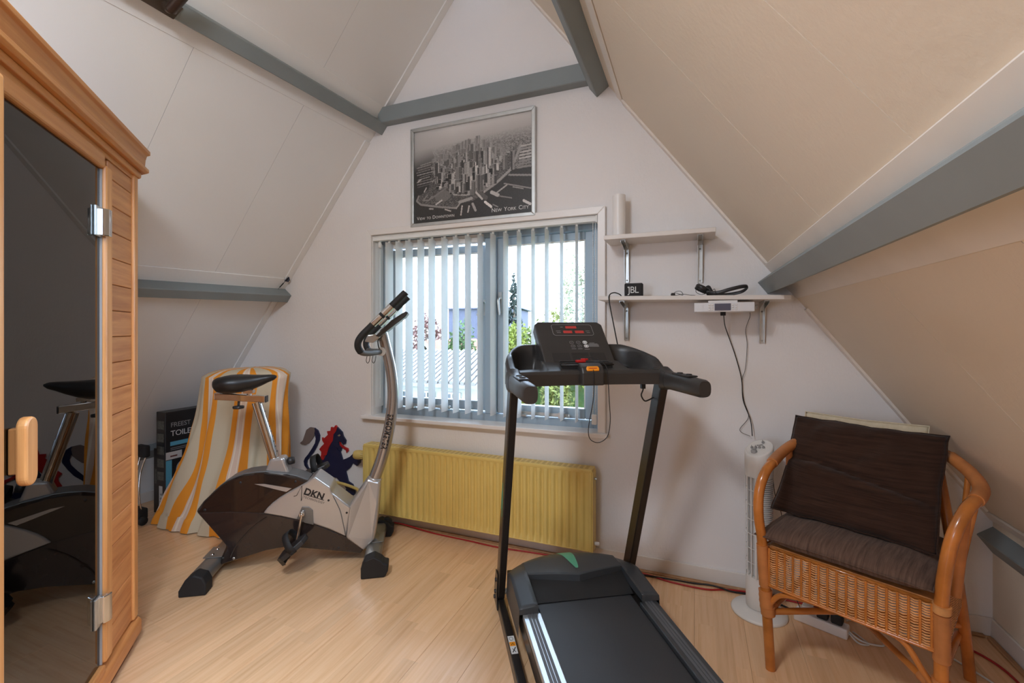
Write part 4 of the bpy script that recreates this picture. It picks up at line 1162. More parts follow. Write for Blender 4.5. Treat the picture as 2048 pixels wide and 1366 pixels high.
for s in (1, -1):
    m = MB(); pts = spline([(0.197, -s * 0.083, 0.370), (0.218, -s * 0.083, 0.325), (0.236, -s * 0.083, 0.280), (0.252, -s * 0.083, 0.205), (0.262, -s * 0.083, 0.150)], 5)
    m.tube(pts, [0.0006] + [0.0022] * (len(pts) - 2) + [0.0006], 6); m.build('crease', M_GREYTRIM, cov)
    m = MB(); m.prism([(-0.187, 0.452), (-0.142, 0.450), (-0.009, 0.418), (-0.035, 0.402), (-0.055, 0.408)], -s * 0.0745, -s * 0.0715); m.build('flash_strip', M_SILVER, shr)
    for (hx, hz) in ((0.176, 0.345), (0.268, 0.272)):
        m = MB(); m.lathe([(0.006, 0), (0.0058, 0.0012), (0.001, 0.0012)], 10, Matrix.Translation((hx, -s * 0.0815, hz)) @ Matrix.Rotation(s * PI / 2, 4, 'X')); m.build('screw', M_BLACK, cov)
    for (hx, hz) in ((-0.255, 0.463), (0.01, 0.452), (-0.42, 0.335)):
        m = MB(); m.lathe([(0.007, 0), (0.0065, 0.0012), (0.001, 0.0012)], 10, Matrix.Translation((hx, -s * 0.0715, hz)) @ Matrix.Rotation(s * PI / 2, 4, 'X')); m.build('screw', M_BLACK, shr)
    for (hx, hz) in ((0.225, 0.085), (-0.285, 0.078)):
        m = MB(); m.lathe([(0.007, 0), (0.0065, 0.0012), (0.001, 0.0012)], 10, Matrix.Translation((hx, -s * 0.0755, hz)) @ Matrix.Rotation(s * PI / 2, 4, 'X')); m.build('screw', M_BLACK if hx > 0 else M_STEEL, low)
m = MB(); m.prism([(0.02, 0.262), (0.045, 0.322), (0.078, 0.318), (0.098, 0.300), (0.102, 0.222), (0.06, 0.236)], -0.087, -0.081); m.build('crank_recess', M_GREYMETAL, cov, bevel=0.002)
# front post cover, tapered towards the collar
m = MB()
PC = [(0.276, 0.296), (0.371, 0.436), (0.439, 0.413), (0.432, 0.30), (0.423, 0.194), (0.408, 0.108), (0.353, 0.056), (0.262, 0.136)]
hw = [0.080, 0.037, 0.037, 0.056, 0.070, 0.076, 0.080, 0.084]
n = len(PC)
m.add([(p[0], -h, p[1]) for p, h in zip(PC, hw)] + [(p[0], h, p[1]) for p, h in zip(PC, hw)],
      [tuple(range(n)), tuple(range(2 * n - 1, n - 1, -1))] + [(i, i + n, (i + 1) % n + n, (i + 1) % n) for i in range(n)])
pc = m.build('post_cover', M_SILVER, bike, bevel=0.014, seg=3, angle=25)
m = MB(); Mc = Matrix.Translation((0.404, 0, 0.420)) @ Matrix.Rotation(math.radians(18), 4, 'Y'); m.lathe([(0.030, -0.02), (0.0385, -0.012), (0.0395, 0.004), (0.034, 0.010), (0.030, 0.010)], 24, Mc); m.build('collar', M_SILVER, bike)
m = MB(); pts = spline([(0.392, 0, 0.385), (0.404, 0, 0.425), (0.437, 0, 0.517), (0.466, 0, 0.625), (0.489, 0, 0.740), (0.502, 0, 0.855), (0.500, 0, 0.95), (0.489, 0, 1.04), (0.470, 0, 1.13), (0.455, 0, 1.195), (0.446, 0, 1.232)], 5)
nP = len(pts)
m.tube(pts, [0.0335 - 0.006 * i / nP for i in range(nP)], 20)
post = m.build('front_post', M_SILVERT, bike)
def post_at(z):
    for a, b in zip(pts[:-1], pts[1:]):
        if a.z <= z <= b.z:
            k = (z - a.z) / (b.z - a.z); return a.lerp(b, k), (b - a).normalized()
    return pts[-1], Vector((0, 0, 1))
# lettering wrapped round the near side of the post
v, f = _T['ergo']
wmax = max(p[0] for p in v); hmax = max(p[1] for p in v)
vv_ = []
for a, b_, c in v:
    z = 0.782 - a / wmax * 0.195
    c0, t0 = post_at(z)
    ang = (b_ - hmax / 2) / 0.0325 - 0.10
    fw = t0.cross(Vector((0, 1, 0))).normalized()
    if fw.x < 0: fw = -fw
    vv_.append(tuple(c0 + (Vector((0, -1, 0)) * math.cos(ang) + fw * math.sin(ang)) * 0.0334))
m = MB(); m.add(vv_, f); m.build('lettering', M_INKB, post, recalc=False)
# logo on the side cover
y_ = -0.0826
lettering('okn', 'lettering', M_INKB, cov, basis((0.050, y_, 0.388), (0.93, 0, -0.365), (0.30, 0, 0.95)))
lettering('tech', 'lettering', M_INKB, cov, basis((0.049, y_, 0.368), (0.93, 0, -0.365), (0.30, 0, 0.95)))
m = MB()
zz = [(0.004, 0.378), (0.018, 0.382), (0.044, 0.432), (0.040, 0.352), (0.054, 0.386), (0.153, 0.347)]
m.tube([(a, y_ + 0.0006, b) for a, b in zz], 0.0018, 6); m.build('logo_line', M_INKB, cov)
# seat post, rail and saddle
m = MB(); m.prism([(-0.152, 0.498), (-0.126, 0.566), (-0.060, 0.574), (-0.030, 0.484)], -0.040, 0.040); sc_ = m.build('seat_collar', M_SILVER, bike, bevel=0.012, seg=3)
m = MB(); m.lathe([(0.010, 0), (0.010, 0.012), (0.019, 0.014), (0.021, 0.022), (0.019, 0.042), (0.001, 0.044)], 18, Matrix.Translation((-0.058, 0, 0.540)) @ Matrix.Rotation(math.radians(80), 4, 'Y')); m.build('locking_knob', M_BLACK, bike)
m = MB(); m.tube([(-0.110, 0, 0.545), (-0.201, 0, 0.866)], 0.0275, 22, flat=(1.0, 0.9)); sp = m.build('seat_post', M_CHROME, bike)
m = MB()
d_ = Vector((-0.201 + 0.110, 0, 0.321)).normalized()
for i in range(9):
    p = Vector((-0.110, 0, 0.545)) + d_ * (0.05 + i * 0.028)
    m.lathe([(0.004, 0), (0.001, 0.0005)], 8, Matrix.Translation(p + Vector((0.0262, 0, 0.0075))) @ Matrix.Rotation(math.radians(75), 4, 'Y'))
m.build('adjusting_holes', M_BLACK, sp)
m = MB(); m.add([(-0.400, -0.02, 0.886), (-0.155, -0.02, 0.864), (-0.155, 0.02, 0.864), (-0.400, 0.02, 0.886), (-0.400, -0.02, 0.921), (-0.155, -0.02, 0.899), (-0.155, 0.02, 0.899), (-0.400, 0.02, 0.921)], [(0, 3, 2, 1), (4, 5, 6, 7), (0, 1, 5, 4), (1, 2, 6, 5), (2, 3, 7, 6), (3, 0, 4, 7)])
rl = m.build('seat_rail', M_CHROME, bike, bevel=0.003)
m = MB(); m.box((-0.156, -0.0195, 0.8645), (-0.150, 0.0195, 0.8985)); m.build('rail_cap', M_BLACK, rl, bevel=0.001)
m = MB(); m.tube([(-0.288, 0, 0.876), (-0.290, 0, 0.85)], 0.006, 8); m.lathe([(0.012, 0), (0.026, 0.003), (0.028, 0.010), (0.026, 0.016), (0.010, 0.018)], 20, Matrix.Translation((-0.290, 0, 0.832))); m.build('slide_knob', M_BLACK, bike)
m = MB(); m.tube([(-0.238, 0, 0.897), (-0.238, 0, 0.935)], 0.012, 10); m.box((-0.262, -0.02, 0.915), (-0.215, 0.02, 0.932)); m.build('saddle_clamp', M_CHROME, bike)
S = [(-0.402, 0.020, 0.973, 0.014), (-0.392, 0.062, 0.972, 0.030), (-0.372, 0.090, 0.971, 0.043), (-0.340, 0.106, 0.972, 0.049), (-0.300, 0.104, 0.974, 0.049), (-0.260, 0.086, 0.975, 0.046), (-0.220, 0.062, 0.979, 0.040), (-0.180, 0.046, 0.986, 0.031), (-0.145, 0.036, 0.994, 0.022), (-0.118, 0.026, 0.998, 0.015), (-0.105, 0.010, 0.999, 0.006)]
rings = []
for s, w, z, h in S:
    r_ = []
    for k in range(24):
        a = 2 * PI * k / 24
        ca_, sa_ = math.cos(a), math.sin(a)
        dip = -0.006 * math.exp(-(ca_ * 3) ** 2) if sa_ > 0 else 0
        r_.append((s, w * math.copysign(abs(ca_) ** 0.75, ca_), z + (h * (0.88 * sa_ if sa_ > 0 else 1.12 * sa_)) + dip))
    rings.append(r_)
m = MB(); m.loft(rings); m.build('saddle', M_SADDLE, bike)
# cranks and pedals
def pedal(sign, cx, cz, ex, ez, tilt_):
    e0 = 0.098 * sign
    m = MB(); m.tube([(cx, -e0, cz), (ex, -e0 - 0.012 * sign, ez)], [0.016, 0.0125], 12, flat=(1, 0.55))
    cr = m.build('crank', M_CHROME, bike, smooth_all=True)
    m = MB(); m.lathe([(0.014, -0.022), (0.014, 0.014), (0.010, 0.016), (0.009, 0.010), (0.001, 0.010)], 14, Matrix.Translation((cx, -e0, cz)) @ Matrix.Rotation(sign * PI / 2, 4, 'X')); m.build('crank_cap', M_CHROME, cr)
    Mx = Matrix.Translation((ex, -sign * 0.168, ez)) @ Matrix.Rotation(tilt_, 4, 'Y') @ Matrix.Scale(1.2, 4)
    pd = MB()
    pd.prism([(-0.062, -0.030), (-0.045, -0.046), (0.02, -0.048), (0.055, -0.036), (0.066, 0.0), (0.055, 0.036), (0.02, 0.048), (-0.045, 0.046), (-0.062, 0.030)], -0.011, 0.011, plane='XY', M=Mx)
    po_ = pd.build('pedal', M_BLACK, bike, bevel=0.005, seg=2)
    m = MB()
    Ls = spline([(0.01, -0.052, -0.012), (0.012, -0.058, 0.02), (0.016, -0.035, 0.058), (0.018, 0.0, 0.066), (0.016, 0.035, 0.052), (0.01, 0.058, 0.016), (0.006, 0.054, -0.012)], 5)
    m.tube([tuple(Mx @ p) for p in Ls], 0.015, 8, flat=(0.2, 1.0)) if False else None
    v_, f_ = [], []
    for p in Ls:
        for dx, dz in ((-0.014, 0), (0.014, 0), (0.014, 0.004), (-0.014, 0.004)):
            v_.append(tuple(Mx @ Vector((p.x + dx, p.y * (1 + dz * 6), p.z + dz))))
    for i in range(len(Ls) - 1):
        for k in range(4):
            f_.append((i * 4 + k, i * 4 + (k + 1) % 4, i * 4 + 4 + (k + 1) % 4, i * 4 + 4 + k))
    m.add(v_, f_, None, True)
    m.build('pedal_strap', M_RUBBER, po_)
    m = MB(); m.tube([(ex, -e0, ez), (ex, -sign * 0.165, ez)], 0.007, 8); m.build('spindle', M_STEEL, po_)
    m = MB()
    m.prism([(-0.060, -0.02), (-0.05, -0.034), (-0.075, -0.012), (-0.075, 0.012), (-0.05, 0.034), (-0.060, 0.02)], -0.03, 0.004, plane='XY', M=Mx)
    m.build('toe_weight', M_BLACK, po_)
pedal(1, 0.049, 0.290, 0.026, 0.150, math.radians(-38))
pedal(-1, 0.049, 0.290, 0.060, 0.440, math.radians(-22))
# handlebar and console
hbp = []
for s in (1, -1):
    L_ = [(0.580, 0.185, 1.449), (0.53, 0.185, 1.398), (0.46, 0.185, 1.327), (0.40, 0.185, 1.265), (0.360, 0.185, 1.223), (0.340, 0.182, 1.190), (0.338, 0.174, 1.160), (0.350, 0.160, 1.135), (0.378, 0.125, 1.126), (0.42, 0.06, 1.128)]
    hbp.append([(a, -s * e, z) for a, e, z in L_])
path = spline(hbp[0] + [(0.436, 0, 1.130)] + hbp[1][::-1], 4)
m = MB(); m.tube(path, 0.0155, 14); hb_ = m.build('handlebar', M_GREYTRIM, bike)
for s in (0, 1):
    grip = spline(hbp[s][:8], 6)
    m = MB(); m.tube(grip, 0.0178, 14); gp = m.build('foam_grip', M_RUBBER, hb_)
    a, b = Vector(hbp[s][1]), Vector(hbp[s][3])
    for k0, k1 in ((0.18, 0.50), (0.58, 0.90)):
        m = MB(); m.tube([a.lerp(b, k0), a.lerp(b, k1)], 0.0186, 14); m.build('pulse_sensor', M_CHROME, gp)
m = MB(); m.lathe([(0.024, -0.03), (0.026, 0.0), (0.024, 0.03)], 12, Matrix.Translation((0.442, 0, 1.130)) @ Matrix.Rotation(PI / 2, 4, 'X')); m.build('handlebar_clamp', M_STEEL, bike)
m = MB()
for dx in (0.0, 0.03):
    m.tube(spline([(0.375 + dx, -0.10, 1.112), (0.37 + dx, -0.10, 1.085), (0.378 + dx, -0.10, 1.072), (0.386 + dx, -0.10, 1.085), (0.39 + dx, -0.10, 1.112)], 4), 0.0018, 6)
m.tube(spline([(0.44, -0.03, 1.21), (0.425, -0.04, 1.19), (0.43, -0.03, 1.15), (0.445, -0.02, 1.14)], 5), 0.003, 6)
m.build('sensor_wire', M_BLACKCORD, bike)
side([(0.418, 1.218), (0.438, 1.212), (0.575, 1.322), (0.590, 1.345), (0.575, 1.352), (0.50, 1.302)], -0.11, 0.11, 'console', M_CONSOLE, bevel=0.004)
side([(0.362, 1.188), (0.405, 1.180), (0.442, 1.212), (0.420, 1.228), (0.378, 1.224)], -0.105, 0.105, 'console_chin', M_SILVER, bevel=0.005)
m = MB(); m.add([(0.437, -0.08, 1.246), (0.437, 0.08, 1.246), (0.545, 0.08, 1.334), (0.545, -0.08, 1.334)], [(0, 1, 2, 3)]); 
m.build('screen', plain('bike_lcd', srgb(120, 130, 122), 0.2), bike, recalc=False)
# stabilisers with feet
def tube_y(name, x, z, y0, y1, rx, rz, mat, bev=0.008):
    m = MB(); n = 16
    m.loft([[(x + rx * math.copysign(abs(math.cos(2 * PI * k / n)) ** 0.6, math.cos(2 * PI * k / n)), y, z + rz * math.copysign(abs(math.sin(2 * PI * k / n)) ** 0.6, math.sin(2 * PI * k / n))) for k in range(n)] for y in (y0, y1)])
    return m.build(name, mat, bike)
tube_y('front_stabiliser', 0.410, 0.058, -0.215, 0.225, 0.043, 0.032, M_GREYMETAL)
tube_y('rear_stabiliser', -0.390, 0.052, -0.215, 0.225, 0.043, 0.032, M_GREYMETAL)
for (x0, poly) in ((0, [(0.362, 0.001), (0.362, 0.055), (0.380, 0.092), (0.425, 0.108), (0.462, 0.085), (0.474, 0.070), (0.496, 0.064), (0.494, 0.030), (0.478, 0.001)]),
                   (0, [(-0.452, 0.001), (-0.452, 0.030), (-0.425, 0.078), (-0.390, 0.100), (-0.350, 0.085), (-0.335, 0.052), (-0.335, 0.001)])):
    m = MB(); m.prism(poly, -0.265, -0.190); m.build('end_cap', M_RUBBER, bike, bevel=0.006, seg=2)
    m = MB(); m.prism(poly, 0.195, 0.260); m.build('end_cap', M_RUBBER, bike, bevel=0.006, seg=2)
m = MB(); m.lathe([(0.001, -0.014), (0.030, -0.014), (0.033, -0.008), (0.033, 0.008), (0.030, 0.014), (0.001, 0.014)], 20, Matrix.Translation((0.452, 0.235, 0.075)) @ Matrix.Rotation(PI / 2, 4, 'X')); m.build('transport_wheel', M_RUBBER, bike)
side([(-0.356, 0.047), (-0.322, 0.145), (-0.298, 0.128), (-0.300, 0.066), (-0.36, 0.03), (-0.42, 0.052), (-0.42, 0.080), (-0.385, 0.088)], -0.036, 0.036, 'rear_arm', M_BLACKMETAL, bevel=0.004)
side([(0.352, 0.062), (0.405, 0.112), (0.430, 0.092), (0.430, 0.05), (0.38, 0.035)], -0.045, 0.045, 'front_arm', M_GREYMETAL, bevel=0.004)
for x_ in (-0.39, 0.41):
    for e in (-0.03, 0.03):
        m = MB(); m.lathe([(0.010, 0), (0.009, 0.006), (0.001, 0.0075)], 8, Matrix.Translation((x_ - 0.012, -e, 0.086 if x_ < 0 else 0.092))); m.build('bolt', M_CHROME, bike)
    m = MB(); m.box((x_ - 0.045, -0.062, 0.082), (x_ + 0.045, 0.062, 0.0875)) if x_ < 0 else m.box((x_ - 0.045, -0.062, 0.0885), (x_ + 0.045, 0.062, 0.0935)); m.build('clamp_plate', M_GREYMETAL, bike, bevel=0.003)

# ------------------------------------------------------------------ treadmill (local X = right, local Y = towards the window)
tm = thing('treadmill', 'black folding treadmill with orange safety key standing in front of the window', 'treadmill', (-0.845, 1.906, 0), math.radians(31.7))
TWD = 0.635
for s in (0, 1):
    mx = (lambda x: x) if s == 0 else (lambda x: TWD - x)
    a, b = sorted((mx(0.0), mx(0.032)))
    m = MB(); m.box((a, -1.30, 0.0), (b, 0.03, 0.048)); bs = m.build('base_rail', M_BLACKMETAL, tm, bevel=0.004)
    m = MB(); m.prism([(-0.055, 0.05), (0.010, 0.05), (-0.335, 1.045), (-0.400, 1.045)], a, b, plane='YZ'); ps_ = m.build('post', M_BLACKMETAL, tm, bevel=0.004)
    c, d = sorted((mx(-0.006), mx(-0.0005)))
    m = MB(); m.prism([(-0.075, 0.012), (0.022, 0.012), (0.022, 0.06), (-0.03, 0.175), (-0.085, 0.175), (-0.06, 0.07)], c, d, plane='YZ'); pp = m.build('joint_plate', M_BLACKMETAL, tm, bevel=0.002)
    for yy, z_ in ((-0.055, 0.14), (-0.03, 0.075), (-0.01, 0.04)):
        m = MB(); m.lathe([(0.010, 0), (0.009, 0.006), (0.001, 0.007)], 6, Matrix.Translation((c if s == 0 else d, yy, z_)) @ Matrix.Rotation((-PI / 2 if s == 0 else PI / 2), 4, 'Y')); m.build('bolt', M_BLACK, pp)
    c, d = sorted((mx(0.032), mx(0.050)))
    m = MB(); m.tube([(c, -0.055, 0.085), (d, -0.055, 0.085)], 0.012, 12); m.build('pivot_bolt', M_STEEL, tm)
    if s == 0:
        m = MB(); m.box((0.004, -0.40, 0.0482), (0.029, -0.30, 0.0486)); wl = m.build('warning_label', M_INKW, bs)
        m = MB(); m.box((0.005, -0.358, 0.0487), (0.028, -0.335, 0.0489)); m.build('label_band', M_ORANGE, wl)
        m = MB(); m.tube([(0.016 + 0.007 * math.cos(t), -0.317 + 0.010 * math.sin(t), 0.0488) for t in np.linspace(0, 2 * PI, 14, endpoint=False)], 0.0008, 4, closed=True)
        m.tube([(0.010, -0.392, 0.0488), (0.018, -0.378, 0.0488), (0.024, -0.366, 0.0488)], 0.0018, 4); m.tube([(0.022, -0.392, 0.0488), (0.012, -0.372, 0.0488)], 0.0012, 4); m.tube([(0.012, -0.353, 0.0491), (0.016, -0.342, 0.0491), (0.022, -0.353, 0.0491)], 0.0012, 4); m.build('label_sign', M_INKB, wl)
        m = MB(); m.prism([(-0.185, 0.47), (-0.178, 0.47), (-0.205, 0.62), (-0.214, 0.62)], -0.0008, -0.0001, plane='YZ'); m.prism([(-0.175, 0.50), (-0.170, 0.50), (-0.185, 0.58), (-0.192, 0.58)], -0.0008, -0.0001, plane='YZ'); m.build('green_mark', plain('green_decal', srgb(84, 168, 136), 0.4), ps_)
# running deck
m = MB(); m.box((0.047, -1.36, 0.095), (0.588, -0.02, 0.160)); m.build('deck', M_BLACKMETAL, tm, bevel=0.004)
m = MB(); m.box((0.122, -1.35, 0.1605), (0.513, -0.30, 0.1665)); m.build('running_belt', plain('belt_rubber', srgb(52, 53, 56), 0.55, var=0.10, scale=6, stretch=(1, 0.3, 1), bump=0.35, bscale=500, bdist=0.0006), tm)
M_ALU = plain('foot_rail_aluminium', srgb(190, 194, 198), 0.35, 0.75, var=0.03, scale=40)
M_GRIPS = plain('foot_rail_grip', srgb(96, 98, 102), 0.6, 0.2, var=0.08)
for x0 in (0.048, 0.517):
    m = MB(); m.box((x0, -1.36, 0.1605), (x0 + 0.070, -0.385, 0.181)); fr_ = m.build('foot_rail', M_ALU if x0 < 0.3 else plain('dark_reflection_foot_rail', srgb(84, 88, 92), 0.38, 0.6), tm, bevel=0.003)  # same aluminium as the left rail; darker reflection is put into its colour
    for k in range(3):
        m = MB(); m.box((x0 + 0.018 + k * 0.012, -1.36, 0.1812), (x0 + 0.028 + k * 0.012, -0.386, 0.1824)); m.build('grip_strip', M_GRIPS, fr_, bevel=0.0005, seg=1)
# motor hood: arched top with two arms reaching back along the belt
def hood_top(u, v):
    """u across 0..1, v from back edge (window side) 0 to inner edge 1"""
    x = 0.036 + u * (0.600 - 0.036)
    c = abs(2 * u - 1)
    yb = -0.005 - 0.095 * c ** 2.6
    inn = -0.245 + 0.055 * min(1, c / 0.75) if c < 0.74 else None
    yi = (-0.245 + 0.058 * c / 0.74) if c < 0.74 else -0.384
    y = yb + (yi - yb) * v
    z = 0.232 - 0.020 * c ** 2 - 0.03 * max(0, 0.35 - v) ** 1.5 * 4
    if c >= 0.74: z -= 0.014 * max(0, v - 0.35) / 0.65
    return x, y, z
m = MB()
us = list(np.linspace(0, 0.1285, 6)) + [0.1310] + list(np.linspace(0.135, 0.865, 25)) + [0.869] + list(np.linspace(0.8715, 1, 6))
nv = 12
vv_, ff_ = [], []
for j in range(nv + 1):
    for u in us: vv_.append(hood_top(u, j / nv))
nu = len(us)
for j in range(nv):
    for i in range(nu - 1): ff_.append((j * nu + i, j * nu + i + 1, (j + 1) * nu + i + 1, (j + 1) * nu + i))
m.add(vv_, ff_, None, True)
def skirt(idx, dz_fn):
    top = [vv_[i] for i in idx]
    low_ = [dz_fn(p) for p in top]
    k = len(idx)
    m.add(top + low_, [(i, i + k, i + k + 1, i + 1) for i in range(k - 1)], None, False)
skirt([i for i in range(nu)], lambda p: (p[0], p[1] + 0.012, 0.07))
skirt([j * nu for j in range(nv + 1)], lambda p: (p[0] - 0.004, p[1], 0.09))
skirt([j * nu + nu - 1 for j in range(nv + 1)], lambda p: (p[0] + 0.004, p[1], 0.09))
inner = [nv * nu + i for i in range(nu)]
skirt(inner, lambda p: (p[0], p[1] - 0.004, 0.182))
m.build('motor_hood', M_HOOD, tm, recalc=True, weld=True)
m = MB()
def ramp_(u, v):
    x = 0.108 + u * 0.418
    c = abs(2 * u - 1)
    y0 = -0.245 + 0.058 * c
    return (x, y0 + 0.008 + v * (-0.318 - y0), 0.206 - v * 0.036 + 0.006 * (1 - c) * (1 - v))
m.grid(ramp_, 20, 6); m.build('hood_ramp', M_RUBBER, tm, recalc=False)
m = MB()
cx0, cx1 = 0.40, 0.48
def stripe(u, v):
    y = -0.006 - 0.185 * v
    w = 0.070 * (1 - v) ** 0.8 + 0.010 * v
    x = 0.306 + 0.012 * v + u * w - 0.03 * (1 - v) 
    c = abs(2 * (x - 0.036) / 0.564 - 1)
    vb = (y + 0.005) / -0.245
    z = 0.232 - 0.020 * c ** 2 - 0.03 * max(0, 0.35 - max(vb, 0)) ** 1.5 * 4
    return (x, y, z + 0.0016)
m.grid(stripe, 5, 14); m.build('green_stripe', plain('green_decal', srgb(84, 168, 136), 0.4), tm, recalc=False)

# console: horseshoe body with two trays, display, key and handles
def body_plan(u, v):
    """u across 0..1, v front 0 to back 1 -> x, y"""
    x = -0.006 + u * 0.648
    c = abs(2 * u - 1)
    yf_ = -0.372 - 0.040 * c ** 2.2
    yb = -0.085 - 0.020 * c ** 2 - 0.20 * max(0, (c - 0.55) / 0.45) ** 2.4
    return x, yf_ + (yb - yf_) * v, c
def body_z(u, v):
    x, y, c = body_plan(u, v)
    rim = 1.098 + 0.088 * max(0, min(1, (y + 0.372) / 0.25)) ** 0.75
    z = 1.092 + 0.012 * v
    side_w = min(u, 1 - u) / 0.070
    if c > 0.52:                                    # tray sectors beside the display
        t = max(0.0, min(1.0, (v - 0.30) / 0.05)) * max(0.0, min(1.0, (0.88 - v) / 0.05)) * max(0.0, min(1.0, side_w - 0.75))
        base = 1.092 + (rim - 1.092) * max(0.0, min(1.0, (v - 0.25) / 0.65)) if side_w > 0.8 else 1.092 + (rim - 1.092) * min(1, v * 1.3)
        z = base * (1 - t) + 1.062 * t
    else:
        z = 1.090 + 0.030 * min(1, v / 0.45) + max(0, min(1, (v - 0.86) / 0.06)) * max(0, rim - 1.120)
    edge = min(min(u, 1 - u) / 0.012, v / 0.03, (1 - v) / 0.04, 1)
    return z - 0.012 * (1 - edge) ** 2
m = MB()
NU, NV = 90, 46
top = []
for j in range(NV + 1):
    for i in range(NU + 1):
        x, y, c = body_plan(i / NU, j / NV); top.append((x, y, body_z(i / NU, j / NV)))
w = NU + 1
m.add(top, [(j * w + i, j * w + i + 1, (j + 1) * w + i + 1, (j + 1) * w + i) for j in range(NV) for i in range(NU)], None, True)
loop = [i for i in range(w)] + [j * w + NU for j in range(1, NV + 1)] + [NV * w + i for i in range(NU - 1, -1, -1)] + [j * w for j in range(NV - 1, 0, -1)]
def under(p):
    fr = (p[1] + 0.42) / 0.34
    return (p[0], p[1] + 0.006 * (fr < 0.2), 1.036 if fr < 0.25 else 1.036 + 0.05 * (fr - 0.25))
tp = [top[i] for i in loop]; lw_ = [under(p) for p in tp]
k = len(loop)
m.add(tp + lw_, [(i, i + k, (i + 1) % k + k, (i + 1) % k) for i in range(k)] + [tuple(range(k, 2 * k))], None, False)
m.build('console_body', M_CONSOLE, tm, weld=True)
# display panel
P0_, P1_ = Vector((0, -0.268, 1.108)), Vector((0, -0.070, 1.288))
yd = (P1_ - P0_).normalized()
Mdisp = basis((0.317, P0_.y, P0_.z), (1, 0, 0), yd)
hD = (P1_ - P0_).length
m = MB(); m.prism([(-0.152, -0.01), (0.152, -0.01), (0.157, hD - 0.02), (0.140, hD), (-0.140, hD), (-0.157, hD - 0.02)], -0.050, 0.0, plane='XY', M=Mdisp)
dp = m.build('display_panel', M_CONSOLE, tm, bevel=0.006, seg=2)
def on_disp(z=0.0005): return Mdisp @ Matrix.Translation((0, 0, z))
m = MB(); R0 = spline([(-0.108, 0.175, 0), (-0.100, 0.178, 0)], 1)
def rrect(x0, x1, y0, y1, r):
    o = []
    for cx, cy, a0 in ((x1 - r, y0 + r, -90), (x1 - r, y1 - r, 0), (x0 + r, y1 - r, 90), (x0 + r, y0 + r, 180)):
        for k_ in range(6):
            a = math.radians(a0 + 18 * k_); o.append((cx + r * math.cos(a), cy + r * math.sin(a), 0))
    return o
m.tube(rrect(-0.082, 0.103, 0.176, 0.246, 0.012), 0.0009, 5, M=on_disp(), closed=True); m.build('window_outline', M_INKG, dp)
for (xa, xb, ya, yb_2) in ((-0.018, 0.032, 0.221, 0.236), (-0.034, 0.006, 0.190, 0.206), (0.020, 0.060, 0.190, 0.206)):
    m = MB(); m.box((xa, ya, 0), (xb, yb_2, 0.0006), on_disp(0.0002)); led = m.build('led_digits', M_LED, dp)
m = MB()
for xa, ya, w_i in ((-0.042, 0.229, 0.012), (-0.066, 0.203, 0.020), (-0.064, 0.192, 0.018), (0.070, 0.203, 0.018), (0.072, 0.192, 0.016), (-0.020, 0.091, 0.020), (0.008, 0.091, 0.020), (0.037, 0.088, 0.022), (0.068, 0.126, 0.022), (0.062, 0.120, 0.040), (0.060, 0.115, 0.046), (0.060, 0.110, 0.046), (0.060, 0.105, 0.046)):
    m.box((xa, ya, 0), (xa + w_i, ya + 0.0022, 0.0003), on_disp(0.0003))
stuff(m.build('small_print', M_INKG, dp))
for bx, by, fill in ((-0.012, 0.131, 0), (0.018, 0.131, 0), (0.048, 0.131, 1), (-0.010, 0.108, 0), (0.019, 0.108, 0), (0.049, 0.108, 1)):
    m = MB(); m.tube(rrect(bx - 0.0085, bx + 0.0085, by - 0.0075, by + 0.0075, 0.006), 0.0006 if not fill else 0.0016, 5, M=on_disp(), closed=True)
    if fill: m.box((bx - 0.003, by - 0.003, 0), (bx + 0.003, by + 0.003, 0.0006), on_disp()); m.box((bx - 0.007, by - 0.006, 0), (bx + 0.007, by - 0.003, 0.0006), on_disp()); m.box((bx - 0.007, by + 0.003, 0), (bx + 0.007, by + 0.006, 0.0006), on_disp())
    else: m.box((bx - 0.004, by - 0.0006, 0), (bx + 0.004, by + 0.0006, 0.0006), on_disp())
    m.build('button', M_INKW if fill else M_INKG, dp)
M_SLOT = plain('dark_slot', srgb(24, 23, 23), 0.6)
m = MB()
for k_ in range(6):
    m.box((-0.028, 0.022 + k_ * 0.0085, 0), (0.045, 0.0245 + k_ * 0.0085, 0.0005), on_disp(0.0002))
m.build('vent_slots', M_SLOT, dp)
for xa, xb in ((-0.112, -0.036), (0.053, 0.118)):
    m = MB(); m.box((xa, 0.018, 0), (xb, 0.068, 0.0012), on_disp(0.0)); m.build('speaker_grille', M_BLACK, dp, bevel=0.0005, seg=1)
# slot, magnet key, clip and cord
m = MB(); m.prism([(0.215, -0.336), (0.425, -0.336), (0.420, -0.288), (0.220, -0.288)], 1.100, 1.1195, plane='XY'); sl_ = m.build('shelf_recess', M_SLOT, tm)
sl_.location = (0, 0, 0.0)
m = MB(); m.tube([(0.212, -0.338, 1.112), (0.428, -0.338, 1.112), (0.422, -0.286, 1.122), (0.218, -0.286, 1.122)], 0.003, 6, closed=True); m.build('recess_rim', M_CONSOLE, tm)
m = MB(); m.prism([(-0.398, 1.036), (-0.398, 1.085), (-0.385, 1.108), (-0.345, 1.122), (-0.330, 1.105), (-0.34, 1.04)], 0.278, 0.368, plane='YZ'); m.build('key_holder', M_CONSOLE, tm, bevel=0.006, seg=2)
mk = MB(); mk.prism([(-0.024, -0.010), (0.024, -0.010), (0.026, 0.0), (0.022, 0.010), (-0.022, 0.010), (-0.026, 0.0)], -0.016, 0.006, plane='XY', M=basis((0.322, -0.388, 1.100), (1, 0, 0), (0, 0.5, 0.87)))
ky = mk.build('safety_key', M_ORANGE, tm, bevel=0.003)
